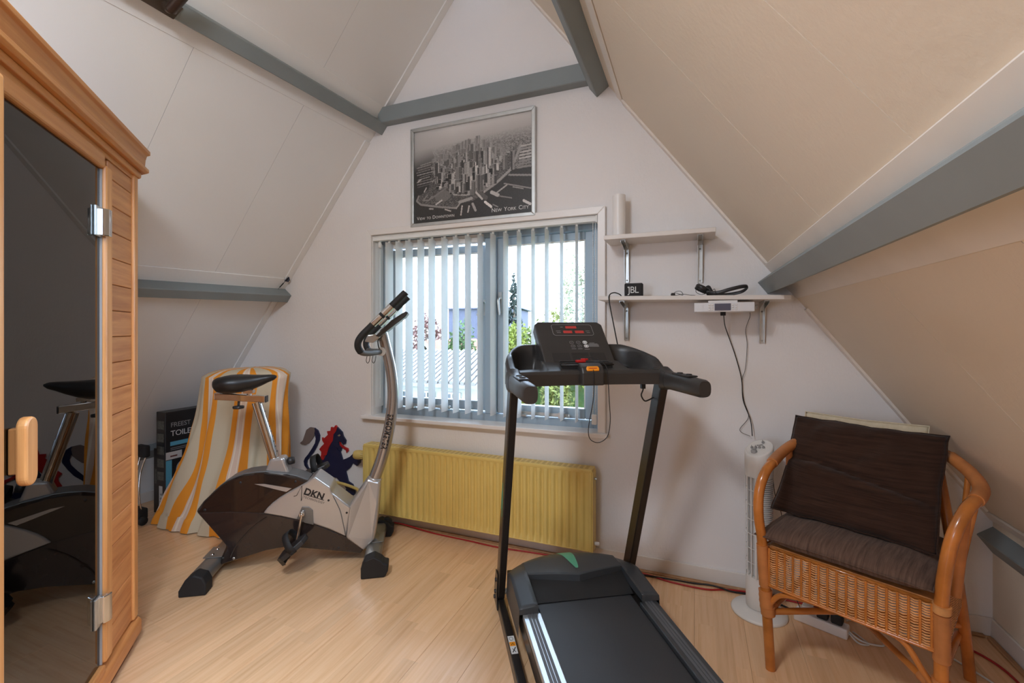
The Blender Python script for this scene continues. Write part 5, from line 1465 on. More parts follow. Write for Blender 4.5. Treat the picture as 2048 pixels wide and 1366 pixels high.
m = MB(); m.box((-0.016, -0.0018, 0.0062), (0.016, 0.0018, 0.0068), basis((0.322, -0.388, 1.100), (1, 0, 0), (0, 0.5, 0.87))); m.build('key_slot', plain('key_red', srgb(196, 70, 30), 0.5), ky)
m = MB(); m.box((0.280, -0.325, 1.120), (0.318, -0.300, 1.130)); m.box((0.300, -0.318, 1.128), (0.330, -0.306, 1.136)); m.build('cord_clip', M_REDCLIP, tm, bevel=0.003)
m = MB(); m.tube(spline([(0.322, -0.396, 1.098), (0.323, -0.402, 1.05), (0.318, -0.405, 0.98), (0.300, -0.405, 0.88), (0.306, -0.405, 0.835), (0.340, -0.405, 0.820), (0.375, -0.405, 0.842), (0.388, -0.402, 0.90), (0.384, -0.402, 0.98), (0.378, -0.405, 1.06), (0.372, -0.400, 1.110), (0.352, -0.36, 1.136), (0.330, -0.32, 1.140), (0.315, -0.312, 1.134)], 6), 0.0016, 6); m.build('safety_cord', M_BLACKCORD, tm)
# grip handles
for s in (0, 1):
    xc = 0.013 if s == 0 else TWD - 0.013
    rings_ = []
    y_end = 0.0 if s == 0 else 0.035
    for y, zc, hw_, hh in ((-0.385, 1.060, 0.030, 0.046), (-0.41, 1.056, 0.028, 0.040), (-0.43, 1.055, 0.0265, 0.034), (-0.56, 1.052, 0.0262, 0.032), (-0.682 + y_end, 1.050, 0.0258, 0.031), (-0.695 + y_end, 1.050, 0.022, 0.027)):
        rings_.append([(xc + hw_ * math.copysign(abs(math.cos(2 * PI * q_ / 20)) ** 0.7, math.cos(2 * PI * q_ / 20)), y, zc + hh * math.copysign(abs(math.sin(2 * PI * q_ / 20)) ** 0.7, math.sin(2 * PI * q_ / 20))) for q_ in range(20)])
    m = MB(); m.loft(rings_); hd = m.build('handle', M_CONSOLE, tm)
    m = MB(); rr_ = [[(p[0], p[1] - 0.0, p[2]) for p in rings_[2]], [(p[0], p[1] - 0.006, p[2]) for p in rings_[2]]]
    m.loft([[(xc + (p[0] - xc) * 1.04, p[1] + 0.012, 1.055 + (p[2] - 1.055) * 1.04) for p in rings_[2]], [(xc + (p[0] - xc) * 1.04, p[1] + 0.004, 1.055 + (p[2] - 1.055) * 1.04) for p in rings_[2]]]); m.build('handle_ring', M_BLACK, hd)
    m = MB(); m.prism([(-0.018, -0.06), (0.018, -0.06), (0.018, 0.06), (-0.018, 0.06)], 0.0, 0.006, plane='XY', M=Matrix.Translation((xc, -0.53, 1.0825))); cp = m.build('control_pad', M_BLACK, hd, bevel=0.003)
    for yb2 in (-0.03, 0.03):
        m = MB(); m.lathe([(0.012, 0), (0.010, 0.004), (0.001, 0.0045)], 14, Matrix.Translation((xc, -0.53 + yb2, 1.0885))); m.build('button', M_BLACK, hd)
m = MB(); m.tube(spline([(0.555, -0.33, 1.042), (0.558, -0.33, 1.01), (0.550, -0.33, 0.985), (0.565, -0.328, 0.962), (0.585, -0.327, 0.965), (0.604, -0.327, 0.975)], 5), 0.003, 7); m.box((0.549, -0.338, 1.012), (0.565, -0.322, 1.034)); m.build('sensor_lead', M_BLACKCORD, tm)
bt = thing('pouch', 'small crumpled black pouch lying in the right tray of the treadmill console', 'pouch', (0, 0, 0))
bt.location = (-0.845 + 0.520 * 0.8508 + 0.195 * 0.5255, 1.906 + 0.520 * 0.5255 - 0.195 * 0.8508, 1.066)
bt.rotation_euler = (0, 0, math.radians(31.7))
m = MB(); m.sphere((0, 0, 0), (0.045, 0.022, 0.020), 28, 18)
m.v = [(x * (1 + 0.25 * mnoise.noise(Vector((x * 60, y * 60, z * 60)))), y * (1 + 0.3 * mnoise.noise(Vector((x * 70, y * 60 + 4, z * 60)))), max(-0.010, z * (1 + 0.5 * mnoise.noise(Vector((x * 75, y * 50, 3)))))+ 0.0105) for x, y, z in m.v]
m.build('cloth', M_RUBBER, bt)
m = MB(); m.tube(spline([(-0.03, -0.012, 0.018), (-0.045, -0.02, 0.008), (-0.03, -0.026, 0.004), (0.0, -0.024, 0.004)], 5), 0.0016, 6); m.build('drawstring', M_BLACKCORD, bt)

# ------------------------------------------------------------------ rattan armchair (local X = right, local Y = back)
CH = dict(loc=(0.263, 1.913, 0), rotz=math.radians(-28.02))
chair = thing('rattan_armchair', 'honey coloured rattan armchair with woven seat apron in the right corner', 'armchair', **CH)
def binding(path, r, name='binding', parent=chair, pitch=0.0052, mat=None, seg=12):
    P = spline(path, 6)
    L = [0.0]
    for a, b in zip(P[:-1], P[1:]): L.append(L[-1] + (b - a).length)
    out, rad_ = [], []
    n_ = max(4, int(L[-1] / (pitch / 2)))
    j = 0
    for i in range(n_ + 1):
        t = L[-1] * i / n_
        while j < len(L) - 2 and L[j + 1] < t: j += 1
        k_ = (t - L[j]) / max(L[j + 1] - L[j], 1e-6)
        out.append(P[j].lerp(P[j + 1], min(1, k_))); rad_.append(r if i % 2 else r * 0.93)
    m = MB(); m.tube(out, rad_, seg); return m.build(name, mat or M_BIND, parent)
PR = 0.0172
def pole(name, path, r=PR, n=8, taper=None):
    P = spline(path, n)
    R = r if taper is None else [r * (taper + (1 - taper) * i / (len(P) - 1)) for i in range(len(P))]
    m = MB(); m.tube(P, R, 14); return m.build(name, M_RATTAN, chair)
FLp = [(-0.006, 0.0, 0.0), (-0.020, 0.0, 0.22), (-0.030, -0.012, 0.45), (-0.034, -0.036, 0.57), (-0.032, -0.034, 0.66), (-0.024, 0.0, 0.722), (-0.022, 0.06, 0.745)]
FRp = [(0.455, 0.0, 0.0), (0.455, 0.0, 0.22), (0.456, -0.004, 0.45), (0.468, -0.014, 0.58), (0.484, -0.010, 0.67), (0.506, 0.030, 0.735), (0.520, 0.085, 0.752)]
pole('front_leg', FLp); pole('front_leg', FRp)
rim = [(-0.022, 0.055, 0.745), (-0.034, 0.16, 0.755), (-0.030, 0.28, 0.775), (0.005, 0.39, 0.80), (0.08, 0.455, 0.82), (0.215, 0.475, 0.828), (0.35, 0.455, 0.82), (0.435, 0.39, 0.805), (0.490, 0.29, 0.785), (0.524, 0.18, 0.765), (0.520, 0.08, 0.752)]
pole('arm_rim', rim, 0.0178)
binding([rim[0], rim[1], rim[2], rim[3]], 0.0205, 'arm_wrap', pitch=0.016)
binding([rim[10], rim[9], rim[8], rim[7]], 0.0205, 'arm_wrap', pitch=0.016)
binding([(-0.034, 0.265, 0.762), (-0.030, 0.265, 0.60), (-0.020, 0.265, 0.455)], 0.0135, 'wrapped_post')
binding([(0.502, 0.075, 0.735), (0.490, 0.08, 0.60), (0.478, 0.08, 0.455)], 0.0135, 'wrapped_post')
pole('rear_leg', [(-0.03, 0.49, 0.0), (-0.012, 0.45, 0.20), (0.008, 0.41, 0.45), (0.03, 0.425, 0.62), (0.06, 0.445, 0.81)])
pole('rear_leg', [(0.474, 0.49, 0.0), (0.462, 0.45, 0.20), (0.440, 0.41, 0.45), (0.415, 0.425, 0.62), (0.385, 0.445, 0.81)])
for x in (0.10, 0.16, 0.22, 0.28, 0.34):
    pole('back_spindle', [(x, 0.43, 0.44), (x, 0.455, 0.62), (x + (x - 0.22) * 0.1, 0.468, 0.815)], 0.008, 5)
for a, b in (((-0.026, 0.33, 0.782), (-0.006, 0.33, 0.45)), ((-0.022, 0.31, 0.78), (0.0, 0.31, 0.45)), ((0.520, 0.20, 0.768), (0.470, 0.20, 0.45)), ((0.486, 0.31, 0.788), (0.460, 0.31, 0.45))):
    pole('side_spindle', [a, tuple((p + q) / 2 for p, q in zip(a, b)), b], 0.008, 4)
# seat frame and deck
m = MB(); m.tube([(-0.022, 0.008, 0.442), (0.452, 0.008, 0.442), (0.458, 0.42, 0.442), (-0.01, 0.42, 0.442)], 0.008, 10, closed=True); m.build('seat_frame', M_RATTAN, chair)
m = MB(); m.box((-0.015, 0.012, 0.444), (0.450, 0.41, 0.452)); m.build('seat_deck', M_WICKER, chair)
# woven apron round the front and both sides
def apron_path(t):
    """distance along the apron: left side, front, right side"""
    Ls, Lf = 0.34, 0.486
    if t < Ls: return (-0.032, Ls - t, -1, 0)
    if t < Ls + Lf: return (-0.024 + (t - Ls) / Lf * 0.478, -0.012, 0, -1)
    return (0.462, t - Ls - Lf, 1, 0)
Lt = 0.34 * 2 + 0.486
apron_b = lambda t: 0.312 + 0.012 * abs((t - Lt / 2) / (Lt / 2)) ** 2
wv = MB()
NS = 44
pitch_s = Lt / NS
rows = 17
for r_ in range(rows):
    pts_ = []
    for i in range(NS * 4 + 1):
        t = min(i * pitch_s / 4, Lt - 1e-4)
        x, y, nx_, ny_ = apron_path(t)
        off = 0.0036 * math.cos(2 * PI * (t / pitch_s))
        zb = apron_b(t)
        z = zb + 0.006 + (0.446 - zb - 0.008) * (r_ / (rows - 1)) + 0.0008 * math.sin(t * 90 + r_)
        pts_.append((x + nx_ * off, y + ny_ * off, z))
    wv.tube(pts_, 0.0026, 5, caps=False)
o = wv.build('apron_strands', M_WICKER, chair, recalc=False); stuff(o)
sk = MB()
for i in range(NS):
    t = (i + 0.5) * pitch_s
    x, y, nx_, ny_ = apron_path(t)
    sk.tube([(x, y, apron_b(t)), (x, y, 0.45)], 0.0040, 6)
stuff(sk.build('apron_stakes', M_RATTAN, chair, recalc=False))
bd = MB()
for dz, dr in ((0.0, 0.0045), (0.006, 0.0036)):
    bd.tube([(*apron_path(min(t, Lt - 1e-4))[:2], apron_b(t) - 0.002 + dz) for t in np.linspace(0, Lt, 60)], dr, 7)
bd.build('apron_border', M_RATTAN, chair)
# bindings on the front legs, braces and stretchers
binding([(-0.018, 0.0, 0.215), (-0.022, 0.0, 0.245), (-0.024, 0.0, 0.285)], 0.0235, pitch=0.020)
binding([(-0.014, 0.0, 0.195), (-0.017, 0.0, 0.225)], 0.0245)
binding([(-0.024, -0.002, 0.300), (-0.028, -0.008, 0.38), (-0.030, -0.012, 0.455)], 0.0205, pitch=0.0065)
binding([(0.456, 0.0, 0.285), (0.456, -0.002, 0.36), (0.456, -0.004, 0.425)], 0.0215, pitch=0.0065)
binding([(0.456, -0.003, 0.428), (0.457, -0.005, 0.452)], 0.0225, mat=M_STEEL if False else M_WICKER)
binding([(0.455, 0.0, 0.135), (0.455, 0.0, 0.20), (0.455, 0.0, 0.232)], 0.0225, pitch=0.0065)
for s, x0, sx in ((0, -0.015, 1), (1, 0.452, -1)):
    z0 = 0.235 if s == 0 else 0.185
    p = [(x0 + sx * 0.005, 0.0, z0), (x0 + sx * 0.035, 0.0, z0 + 0.045), (x0 + sx * 0.085, 0.0, 0.300), (x0 + sx * 0.16, 0.0, 0.309)] 
    pole('corner_brace', p, 0.009, 5)
    p = [(x0 + sx * 0.005, 0.005, z0 - 0.02), (x0 + sx * 0.01, 0.20, z0 - 0.015), (x0 + sx * 0.005, 0.455, z0 - 0.02)]
    pole('stretcher', p, 0.0115, 5)
binding([(-0.012, 0.016, 0.214), (-0.010, 0.045, 0.215)], 0.0150)
pole('cross_stretcher', [(-0.008, 0.016, 0.205), (0.21, 0.225, 0.222), (0.450, 0.44, 0.205)], 0.0115, 5)
pole('cross_stretcher', [(0.448, 0.016, 0.178), (0.21, 0.235, 0.198), (-0.005, 0.44, 0.178)], 0.0105, 5)
binding([(0.425, 0.038, 0.182), (0.400, 0.060, 0.184)], 0.0150)

def cushion(name, label, mat, w, h, t, M, wrinkle=0.006, seed=0, p=2.6, sag=0.0, dip=None, expo=0.55, warp=None):
    """soft cushion in its own XY plane, thickness along Z"""
    th_ = thing(name, label, 'cushion', **CH)
    m = MB(); n_ = 44
    def pt(a, b, s):
        x, y = 2 * a - 1, 2 * b - 1
        f_ = max(0.0, (1 - abs(x) ** p) * (1 - abs(y) ** p)) ** expo
        nz = mnoise.noise(Vector((x * 2.2 + seed, y * 2.2, s * 3.0 + seed)))
        nz2 = mnoise.noise(Vector((x * 6 + seed, y * 3.0 + x, s * 5.0)))
        pin = 1 - 0.035 * (1 - abs(x * y)) * (abs(x) ** 4 + abs(y) ** 4)
        X, Y = x * w / 2 * pin, y * h / 2 * pin
        if warp: X, Y = warp(x, y, X, Y)
        Z = s * t / 2 * f_ + f_ ** 0.5 * (wrinkle * nz + wrinkle * 0.5 * nz2)
        if dip: Z += dip(x, y, s) * f_
        return M @ Vector((X, Y - sag * (1 - x * x) * (y > 0) * y, Z))
    m.grid(lambda a, b: pt(a, b, 1), n_, n_); m.grid(lambda a, b: pt(1 - a, b, -1), n_, n_)
    m.build('cover', mat, th_, weld=True)
    # piped seam along the edge
    s = MB(); e = []
    for i in range(80):
        t_e = i / 80 * 4; k_ = int(t_e); f_ = t_e - k_
        a, b = ((f_, 0), (1, f_), (1 - f_, 1), (0, 1 - f_))[k_]
        e.append(pt(a, b, 1))
    s.tube(e, 0.0028, 6, closed=True); s.build('seam', mat, th_)
    return th_
Ms = basis((0.196, 0.204, 0.492), (1, 0, 0), (0, 1, 0.0))
cushion('seat_cushion', 'lighter brown slub cotton cushion lying flat on the rattan seat', M_BROWN2, 0.492, 0.470, 0.082, Ms, 0.005, 3, p=4.5)
yb_c = Vector((0, 0.125, 0.37)).normalized()
Mb = basis((0.190, 0.270, 0.708), (1, 0, -0.01), (0, 0.554, 0.833))
def slump(x, y, X, Y):
    # the lower corners spread, the edges ripple a little
    X += -0.020 * max(0, -x) * max(0, -y - 0.35) ** 1.4 + 0.004 * mnoise.noise(Vector((y * 4, x, 2.0))) * abs(x)
    Y += 0.006 * mnoise.noise(Vector((x * 4, y, 7.0))) * abs(y) - 0.010 * (y > 0) * abs(y) * math.exp(-((x - 0.45) / 0.2) ** 2) * 0.4
    return X, Y
def fold(x, y, s):
    if s < 0: return 0.0
    line = y + 0.10 + 0.16 * x + 0.03 * math.sin(3 * x)
    return -0.030 * math.exp(-(line / 0.05) ** 2) * (1 if line > 0 else 0.5) + 0.024 * math.exp(-((line + 0.17) / 0.13) ** 2) - 0.008 * math.exp(-((y + 0.62 - 0.25 * x) / 0.05) ** 2) * (x < 0.1)
cushion('back_cushion', 'large dark brown cushion leaning against the chair back', M_BROWN, 0.480, 0.415, 0.125, Mb, 0.018, 9, p=2.6, expo=0.62, dip=fold, warp=slump)
Mc_ = basis((0.166, 0.398, 0.688), (1, 0, 0), yb_c)
cushion('spare_cushion', 'cream cushion showing as a pale edge behind the dark brown one', M_CREAM, 0.405, 0.430, 0.040, Mc_, 0.006, 21, p=3.0)

# ------------------------------------------------------------------ sauna cabin (local X = along the front, away from the camera; local Y = into the cabin)
sau = thing('sauna_cabin', 'cedar corner sauna cabin with smoked glass door on the left', 'sauna', (-2.091, 1.138, 0), math.radians(135))
SL = 1.10
q45 = math.sqrt(0.5)
def band(prof, name, mat, x0=-SL, ret=0.30, bevel=0.002, back=0.0):
    """moulding swept along the front and both short returns; prof = (outward, z)"""
    d = ret * q45
    m = MB(); n_ = len(prof)
    rows_ = []
    for o, z in prof: pass
    sect = []
    for kind in range(4):
        s_ = []
        for o, z in prof:
            if kind == 0: x, y = x0 - d - o * q45, d - o * q45
            elif kind == 1: x, y = x0 - 0.414 * o, -o
            elif kind == 2: x, y = 0.414 * o, -o
            else: x, y = d + o * q45, d - o * q45
            s_.append((x, y, z))
        sect.append(s_)
    m.loft(sect, smooth=False)
    return m.build(name, mat, sau, bevel=bevel, seg=2)
def board_box(lo, hi, name, mat, parent=sau, bevel=0.003, seg=2):
    m = MB(); m.box(lo, hi); return m.build(name, mat, parent, bevel=bevel, seg=seg)
M_DARKGAP = plain('shadow_gap_backing', srgb(92, 54, 28), 0.8)
board_box((-0.262, 0.020, 0.09), (-0.002, 0.045, 1.88), 'wall_core', M_DARKGAP, bevel=0)
board_box((-1.098, 0.020, 0.09), (-0.966, 0.045, 1.88), 'wall_core', M_DARKGAP, bevel=0)
z = 0.1035; i = 0
while z < 1.84:
    z1 = min(z + 0.0935, 1.845)
    board_box((-0.261, 0.0, z + 0.0008), (-0.041, 0.0195, z1 - 0.0008), 'board', M_CEDAR, bevel=0.0035)
    board_box((-1.058, 0.0, z + 0.0008), (-0.967, 0.0195, z1 - 0.0008), 'board', M_CEDAR, bevel=0.0035)
    z += 0.0935
board_box((-0.040, -0.008, 0.10), (0.004, 0.022, 1.880), 'corner_post', M_CEDARV, bevel=0.006)
board_box((-1.104, -0.008, 0.10), (-1.059, 0.022, 1.880), 'corner_post', M_CEDARV, bevel=0.006)
board_box((-0.318, -0.014, 0.118), (-0.2615, 0.05, 1.812), 'door_jamb', M_CEDARV, bevel=0.008)
board_box((-0.966, -0.040, 0.105), (-0.9135, 0.05, 1.815), 'door_jamb', M_CEDARV, bevel=0.012, seg=3)
board_box((-0.913, -0.014, 1.796), (-0.319, 0.05, 1.845), 'door_head', M_CEDARH, bevel=0.010, seg=3)
board_box((-1.058, -0.003, 1.8155), (-0.041, 0.019, 1.862), 'header_board', M_CEDARH, bevel=0.003) if False else None
board_box((-0.9135, -0.014, 0.086), (-0.3185, 0.05, 0.117), 'door_sill', M_CEDARH, bevel=0.006)
board_box((-1.058, -0.002, 1.8455), (-0.041, 0.0195, 1.885), 'header_board', M_CEDARH, bevel=0.003)
band([(0.0, 1.862), (0.014, 1.862), (0.017, 1.868), (0.017, 1.884), (0.0, 1.888)], 'cover_strip', M_CEDARH)
band([(0.0, 1.885), (0.030, 1.885), (0.040, 1.892), (0.040, 1.904), (0.028, 1.914), (0.030, 1.940), (0.034, 1.958), (0.044, 1.964), (0.044, 1.978), (0.036, 1.986), (0.0, 1.986)], 'crown_moulding', M_CEDARH, bevel=0.0015)
band([(-0.02, 0.030), (0.016, 0.030), (0.018, 0.038), (0.018, 0.078), (0.010, 0.092), (-0.02, 0.098)], 'plinth', M_CEDARH, bevel=0.0015)
for x0 in (-1.02, -0.55, -0.24):
    board_box((x0, -0.004, 0.0), (x0 + 0.20, 0.04, 0.0298), 'foot', M_CEDARIN, bevel=0.002)
# walls of the box: short returns, long sides, roof and floor
def wall_seg(a, b, th, z0, z1, name, mat):
    a, b = Vector(a), Vector(b); d = (b - a).normalized(); n_ = Vector((-d.y, d.x))
    m = MB(); m.prism([(a.x, a.y), (b.x, b.y), (b.x + n_.x * th, b.y + n_.y * th), (a.x + n_.x * th, a.y + n_.y * th)], z0, z1, plane='XY')
    return m.build(name, mat, sau)
rt = 0.33 * q45
pA, pB = (0.0, 0.0), (rt, rt)
pC = (-SL / 2, rt + SL / 2 + rt)
pE, pD = (-SL, 0.0), (-SL - rt, rt)
for k_ in range(19):
    z0 = 0.1035 + k_ * 0.0935
    wall_seg((0.004, 0.010), pB, 0.018, z0 + 0.001, min(z0 + 0.0925, 1.88), 'side_board', M_CEDAR)
    wall_seg(pD, (-SL - 0.004, 0.010), 0.018, z0 + 0.001, min(z0 + 0.0925, 1.88), 'side_board', M_CEDAR)
wall_seg(pB, pC, 0.04, 0.03, 1.885, 'back_wall', M_CEDARIN)
wall_seg(pC, pD, 0.04, 0.03, 1.885, 'back_wall', M_CEDARIN)
inset = [(-0.005, 0.03), (rt - 0.03, rt + 0.02), (pC[0], pC[1] - 0.06), (-SL - rt + 0.03, rt + 0.02), (-SL + 0.005, 0.03)]
m = MB(); m.prism(inset, 0.031, 0.085, plane='XY'); m.build('cabin_floor', M_CEDARIN, sau)
m = MB(); m.prism(inset, 1.862, 1.9, plane='XY'); m.build('cabin_roof', M_CEDARIN, sau)
ben = [(-0.12, 0.30), (0.12, 0.40), (pC[0], pC[1] - 0.12), (-SL - 0.12, 0.40), (-SL + 0.12, 0.30)]
m = MB(); m.prism(ben, 0.47, 0.50, plane='XY'); m.prism([(-0.95, 0.31), (-0.15, 0.31), (-0.15, 0.33), (-0.95, 0.33)], 0.085, 0.47, plane='XY'); m.build('bench', plain('bench_wood', srgb(150, 96, 58), 0.5, scale=12), sau, bevel=0.003)
# smoked glass door with hinges and wooden handles
m = MB(); m.box((-0.912, 0.002, 0.119), (-0.324, 0.010, 1.794)); dr = m.build('glass_door', M_SMOKED, sau)
m = MB(); m.box((-0.3235, -0.004, 0.119), (-0.3185, 0.014, 1.794)); m.build('door_seal', plain('door_seal_grey', srgb(176, 172, 170), 0.3), dr)
for z0 in (1.562, 0.262):
    m = MB(); m.box((-0.372, -0.006, z0), (-0.336, 0.0018, z0 + 0.100)); m.build('hinge_plate', M_STEEL, dr, bevel=0.002)
    m = MB(); m.prism([(-0.343, 0.0), (-0.343, -0.016), (-0.330, -0.028), (-0.316, -0.030), (-0.310, -0.022), (-0.318, -0.0145), (-0.325, 0.0)], z0 + 0.004, z0 + 0.096, plane='XY'); m.build('hinge', M_CHROME, dr, bevel=0.003)
def pad(y0, y1, xc, zc, w_, h_, name):
    o_ = []
    r0 = w_ / 2
    for k_ in range(13): a = PI * k_ / 12; o_.append((xc + r0 * math.cos(a), zc + h_ / 2 - r0 + r0 * math.sin(a)))
    for k_ in range(13): a = PI + PI * k_ / 12; o_.append((xc + r0 * math.cos(a), zc - h_ / 2 + r0 + r0 * math.sin(a)))
    m = MB(); m.prism(o_, y0, y1); return m.build(name, M_CEDARV, dr, bevel=0.005, seg=2)
pad(-0.040, -0.018, -0.812, 0.958, 0.050, 0.166, 'handle_pad')
m = MB(); m.box((-0.822, -0.0178, 0.905), (-0.802, 0.0015, 1.015)); m.build('handle_block', M_CEDARV, dr, bevel=0.003)
pad(0.0115, 0.033, -0.812, 0.958, 0.050, 0.166, 'handle_pad')

# ------------------------------------------------------------------ cartons, covered chair and folded trolley in the left corner
M_CARTON = plain('black_carton', srgb(34, 34, 36), 0.4, var=0.08)
bx = thing('cardboard_carton', 'tall black carton with white FREEST TOILET lettering behind the striped cover', 'box', (-3.272, 1.955, 0))
m = MB(); m.box((-0.095, 0.0, 0.0), (0.0, 0.40, 0.700)); m.build('carton', M_CARTON, bx, bevel=0.003, seg=1)
Mf = basis((0.0006, 0.0, 0.0), (0, 1, 0), (0, 0, 1))     # front face, X towards the window
lettering('free', 'lettering', M_INKG, bx, Mf @ Matrix.Translation((0.032, 0.595, 0)))
lettering('toil', 'lettering', M_INKW, bx, Mf @ Matrix.Translation((0.032, 0.535, 0)))
M_CYAN = plain('cyan_print', srgb(96, 170, 196), 0.5, var=0.02)
m = MB(); m.box((0.030, 0.470, 0), (0.34, 0.497, 0.0006), Mf); m.build('cyan_band', M_CYAN, bx)
m = MB(); m.box((0.003, 0.17, 0), (0.040, 0.375, 0.0006), Mf); m.build('cyan_bar', M_CYAN, bx)
m = MB(); m.box((0.003, 0.380, 0), (0.105, 0.430, 0.0006), Mf); m.build('photo_print', plain('pale_print', srgb(206, 200, 196), 0.5), bx)
m = MB(); m.box((0.030, 0.395, 0.0007), (0.075, 0.405, 0.001), Mf); m.build('photo_detail', plain('dark_red_print', srgb(110, 60, 54), 0.5), bx)
m = MB()
for zz in (0.452, 0.441): m.box((0.032, zz, 0), (0.25, zz + 0.004, 0.0006), Mf)
m.build('small_print', M_INKG, bx)
m = MB(); m.tube([(0.10 + 0.03 * math.cos(t), 0.30 + 0.05 * math.sin(t), 0.001) for t in np.linspace(0.5, 5.5, 20)], 0.004, 5, M=Mf); m.build('outline_print', M_INKG, bx)
Mq = basis((-0.095, -0.0006, 0.0), (1, 0, 0), (0, 0, 1))
M_PHOTO = plain('dim_photo_print', srgb(82, 84, 78), 0.5, var=0.4, scale=60)
for k_ in range(5):
    m = MB(); m.box((0.012, 0.585 - k_ * 0.085, 0), (0.082, 0.640 - k_ * 0.085, 0.0004), Mq); m.build('small_photo', M_PHOTO, bx)
m = MB(); m.box((0.030, 0.015, 0), (0.066, 0.205, 0.0004), Mq); m.build('number_label', plain('grey_label', srgb(188, 186, 182), 0.5), bx)
lettering('num', 'lettering', M_INKB, bx, Mq @ Matrix.Translation((0.061, 0.020, 0.0006)) @ Matrix.Rotation(PI / 2, 4, 'Z') @ Matrix.Diagonal((0.80, 0.74, 1, 1)))
bx2 = thing('cardboard_carton', 'lower black carton standing just left of the lettered carton', 'box', (-3.372, 1.985, 0))
m = MB(); m.box((-0.075, 0.0, 0.0), (0.0, 0.38, 0.44)); m.build('carton', M_CARTON, bx2, bevel=0.003, seg=1)
m = MB(); m.box((-0.060, -0.0005, 0.20), (-0.010, -0.0001, 0.30)); m.build('small_photo', M_PHOTO, bx2)

tr = thing('folded_trolley', 'black folded trolley with chrome rods between sauna and cartons', 'trolley', (-3.34, 1.835, 0))
m = MB(); m.box((-0.05, -0.03, 0.03), (0.05, 0.03, 0.10)); m.build('body', M_RUBBER, tr, bevel=0.01)
for sx in (-0.035, 0.035):
    m = MB(); m.tube(spline([(sx, 0.0, 0.06), (sx * 1.2, -0.02, 0.20), (sx * 0.6, 0.0, 0.33), (sx * 0.9, 0.03, 0.44)], 5), 0.005, 8); m.build('rod', M_CHROME, tr)
    m = MB(); m.lathe([(0.001, -0.012), (0.024, -0.012), (0.028, -0.006), (0.028, 0.006), (0.024, 0.012), (0.001, 0.012)], 16, Matrix.Translation((sx * 1.75, -0.01, 0.0285)) @ Matrix.Rotation(PI / 2, 4, 'Y')); m.build('wheel', M_RUBBER, tr)
m = MB(); m.box((-0.055, 0.01, 0.42), (0.04, 0.05, 0.50)); m.build('handle', M_RUBBER, tr, bevel=0.012)

def stripes():
    t = NT('striped_cotton')
    t.b.inputs['Roughness'].default_value = 0.9
    t.b.inputs['Specular IOR Level'].default_value = 0.15
    uv = t.n.new('ShaderNodeUVMap')
    sep = t.n.new('ShaderNodeSeparateXYZ'); t.link(uv.outputs[0], sep.inputs[0])
    nm = t.n.new('ShaderNodeMath'); nm.operation = 'WRAP'
    t.link(sep.outputs[0], nm.inputs[0]); nm.inputs[1].default_value = 0.235; nm.inputs[2].default_value = 0.0
    dv = t.n.new('ShaderNodeMath'); dv.operation = 'DIVIDE'; t.link(nm.outputs[0], dv.inputs[0]); dv.inputs[1].default_value = 0.235
    cream, orange, pale = srgb(206, 192, 166), srgb(232, 150, 52), srgb(226, 202, 182)
    r = t.n.new('ShaderNodeValToRGB'); r.color_ramp.interpolation = 'CONSTANT'
    e = r.color_ramp.elements
    st = [(0.0, cream), (0.36, orange), (0.53, pale), (0.56, srgb(240, 226, 206)), (0.585, pale), (0.68, srgb(240, 226, 206)), (0.70, pale), (0.73, orange), (0.90, cream)]
    while len(e) < len(st): e.new(0.5)
    for i_, (p, c) in enumerate(st): e[i_].position, e[i_].color = p, c
    t.link(dv.outputs[0], r.inputs[0])
    t.link(r.outputs[0], t.b.inputs['Base Color'])
    n_ = t.noise(t.coords((1, 1, 1)), 260, 2); t.bump(n_, 0.15, 0.0008)
    return t.m
M_STRIPE = stripes()
cv = thing('covered_chair', 'armchair hidden under an orange and cream striped cotton cover behind the exercise bike', 'covered chair', (0, 0, 0))
topc, botc = Vector((-2.69, 2.13)), Vector((-2.82, 2.12))
TOP = [(-2.905, 1.955), (-2.80, 1.915), (-2.66, 1.945), (-2.50, 2.02), (-2.405, 2.09), (-2.41, 2.17), (-2.52, 2.285), (-2.64, 2.34), (-2.78, 2.31), (-2.89, 2.19), (-2.935, 2.06)]
BOT = [(-3.235, 1.868), (-3.02, 1.845), (-2.78, 1.875), (-2.54, 1.92), (-2.38, 2.00), (-2.36, 2.09), (-2.50, 2.25), (-2.64, 2.375), (-2.85, 2.385), (-3.05, 2.25), (-3.215, 1.985)]
NR = 264
def resample(poly):
    P = spline([(a, b, 0) for a, b in poly], 12, closed=True)
    return [P[int(i * len(P) / NR) % len(P)].lerp(P[(int(i * len(P) / NR) + 1) % len(P)], (i * len(P) / NR) % 1.0) for i in range(NR)]
tp_, bt_ = resample(TOP), resample(BOT)
rows_, uvs_ = [], []
per = 0.0
arc = [0.0]
for i in range(NR): arc.append(arc[-1] + (bt_[(i + 1) % NR] - bt_[i]).length * 0.72)
HT = 1.005
levels = []
for j in range(8): levels.append(('top', j / 8))
for j in range(46): levels.append(('side', j / 45))
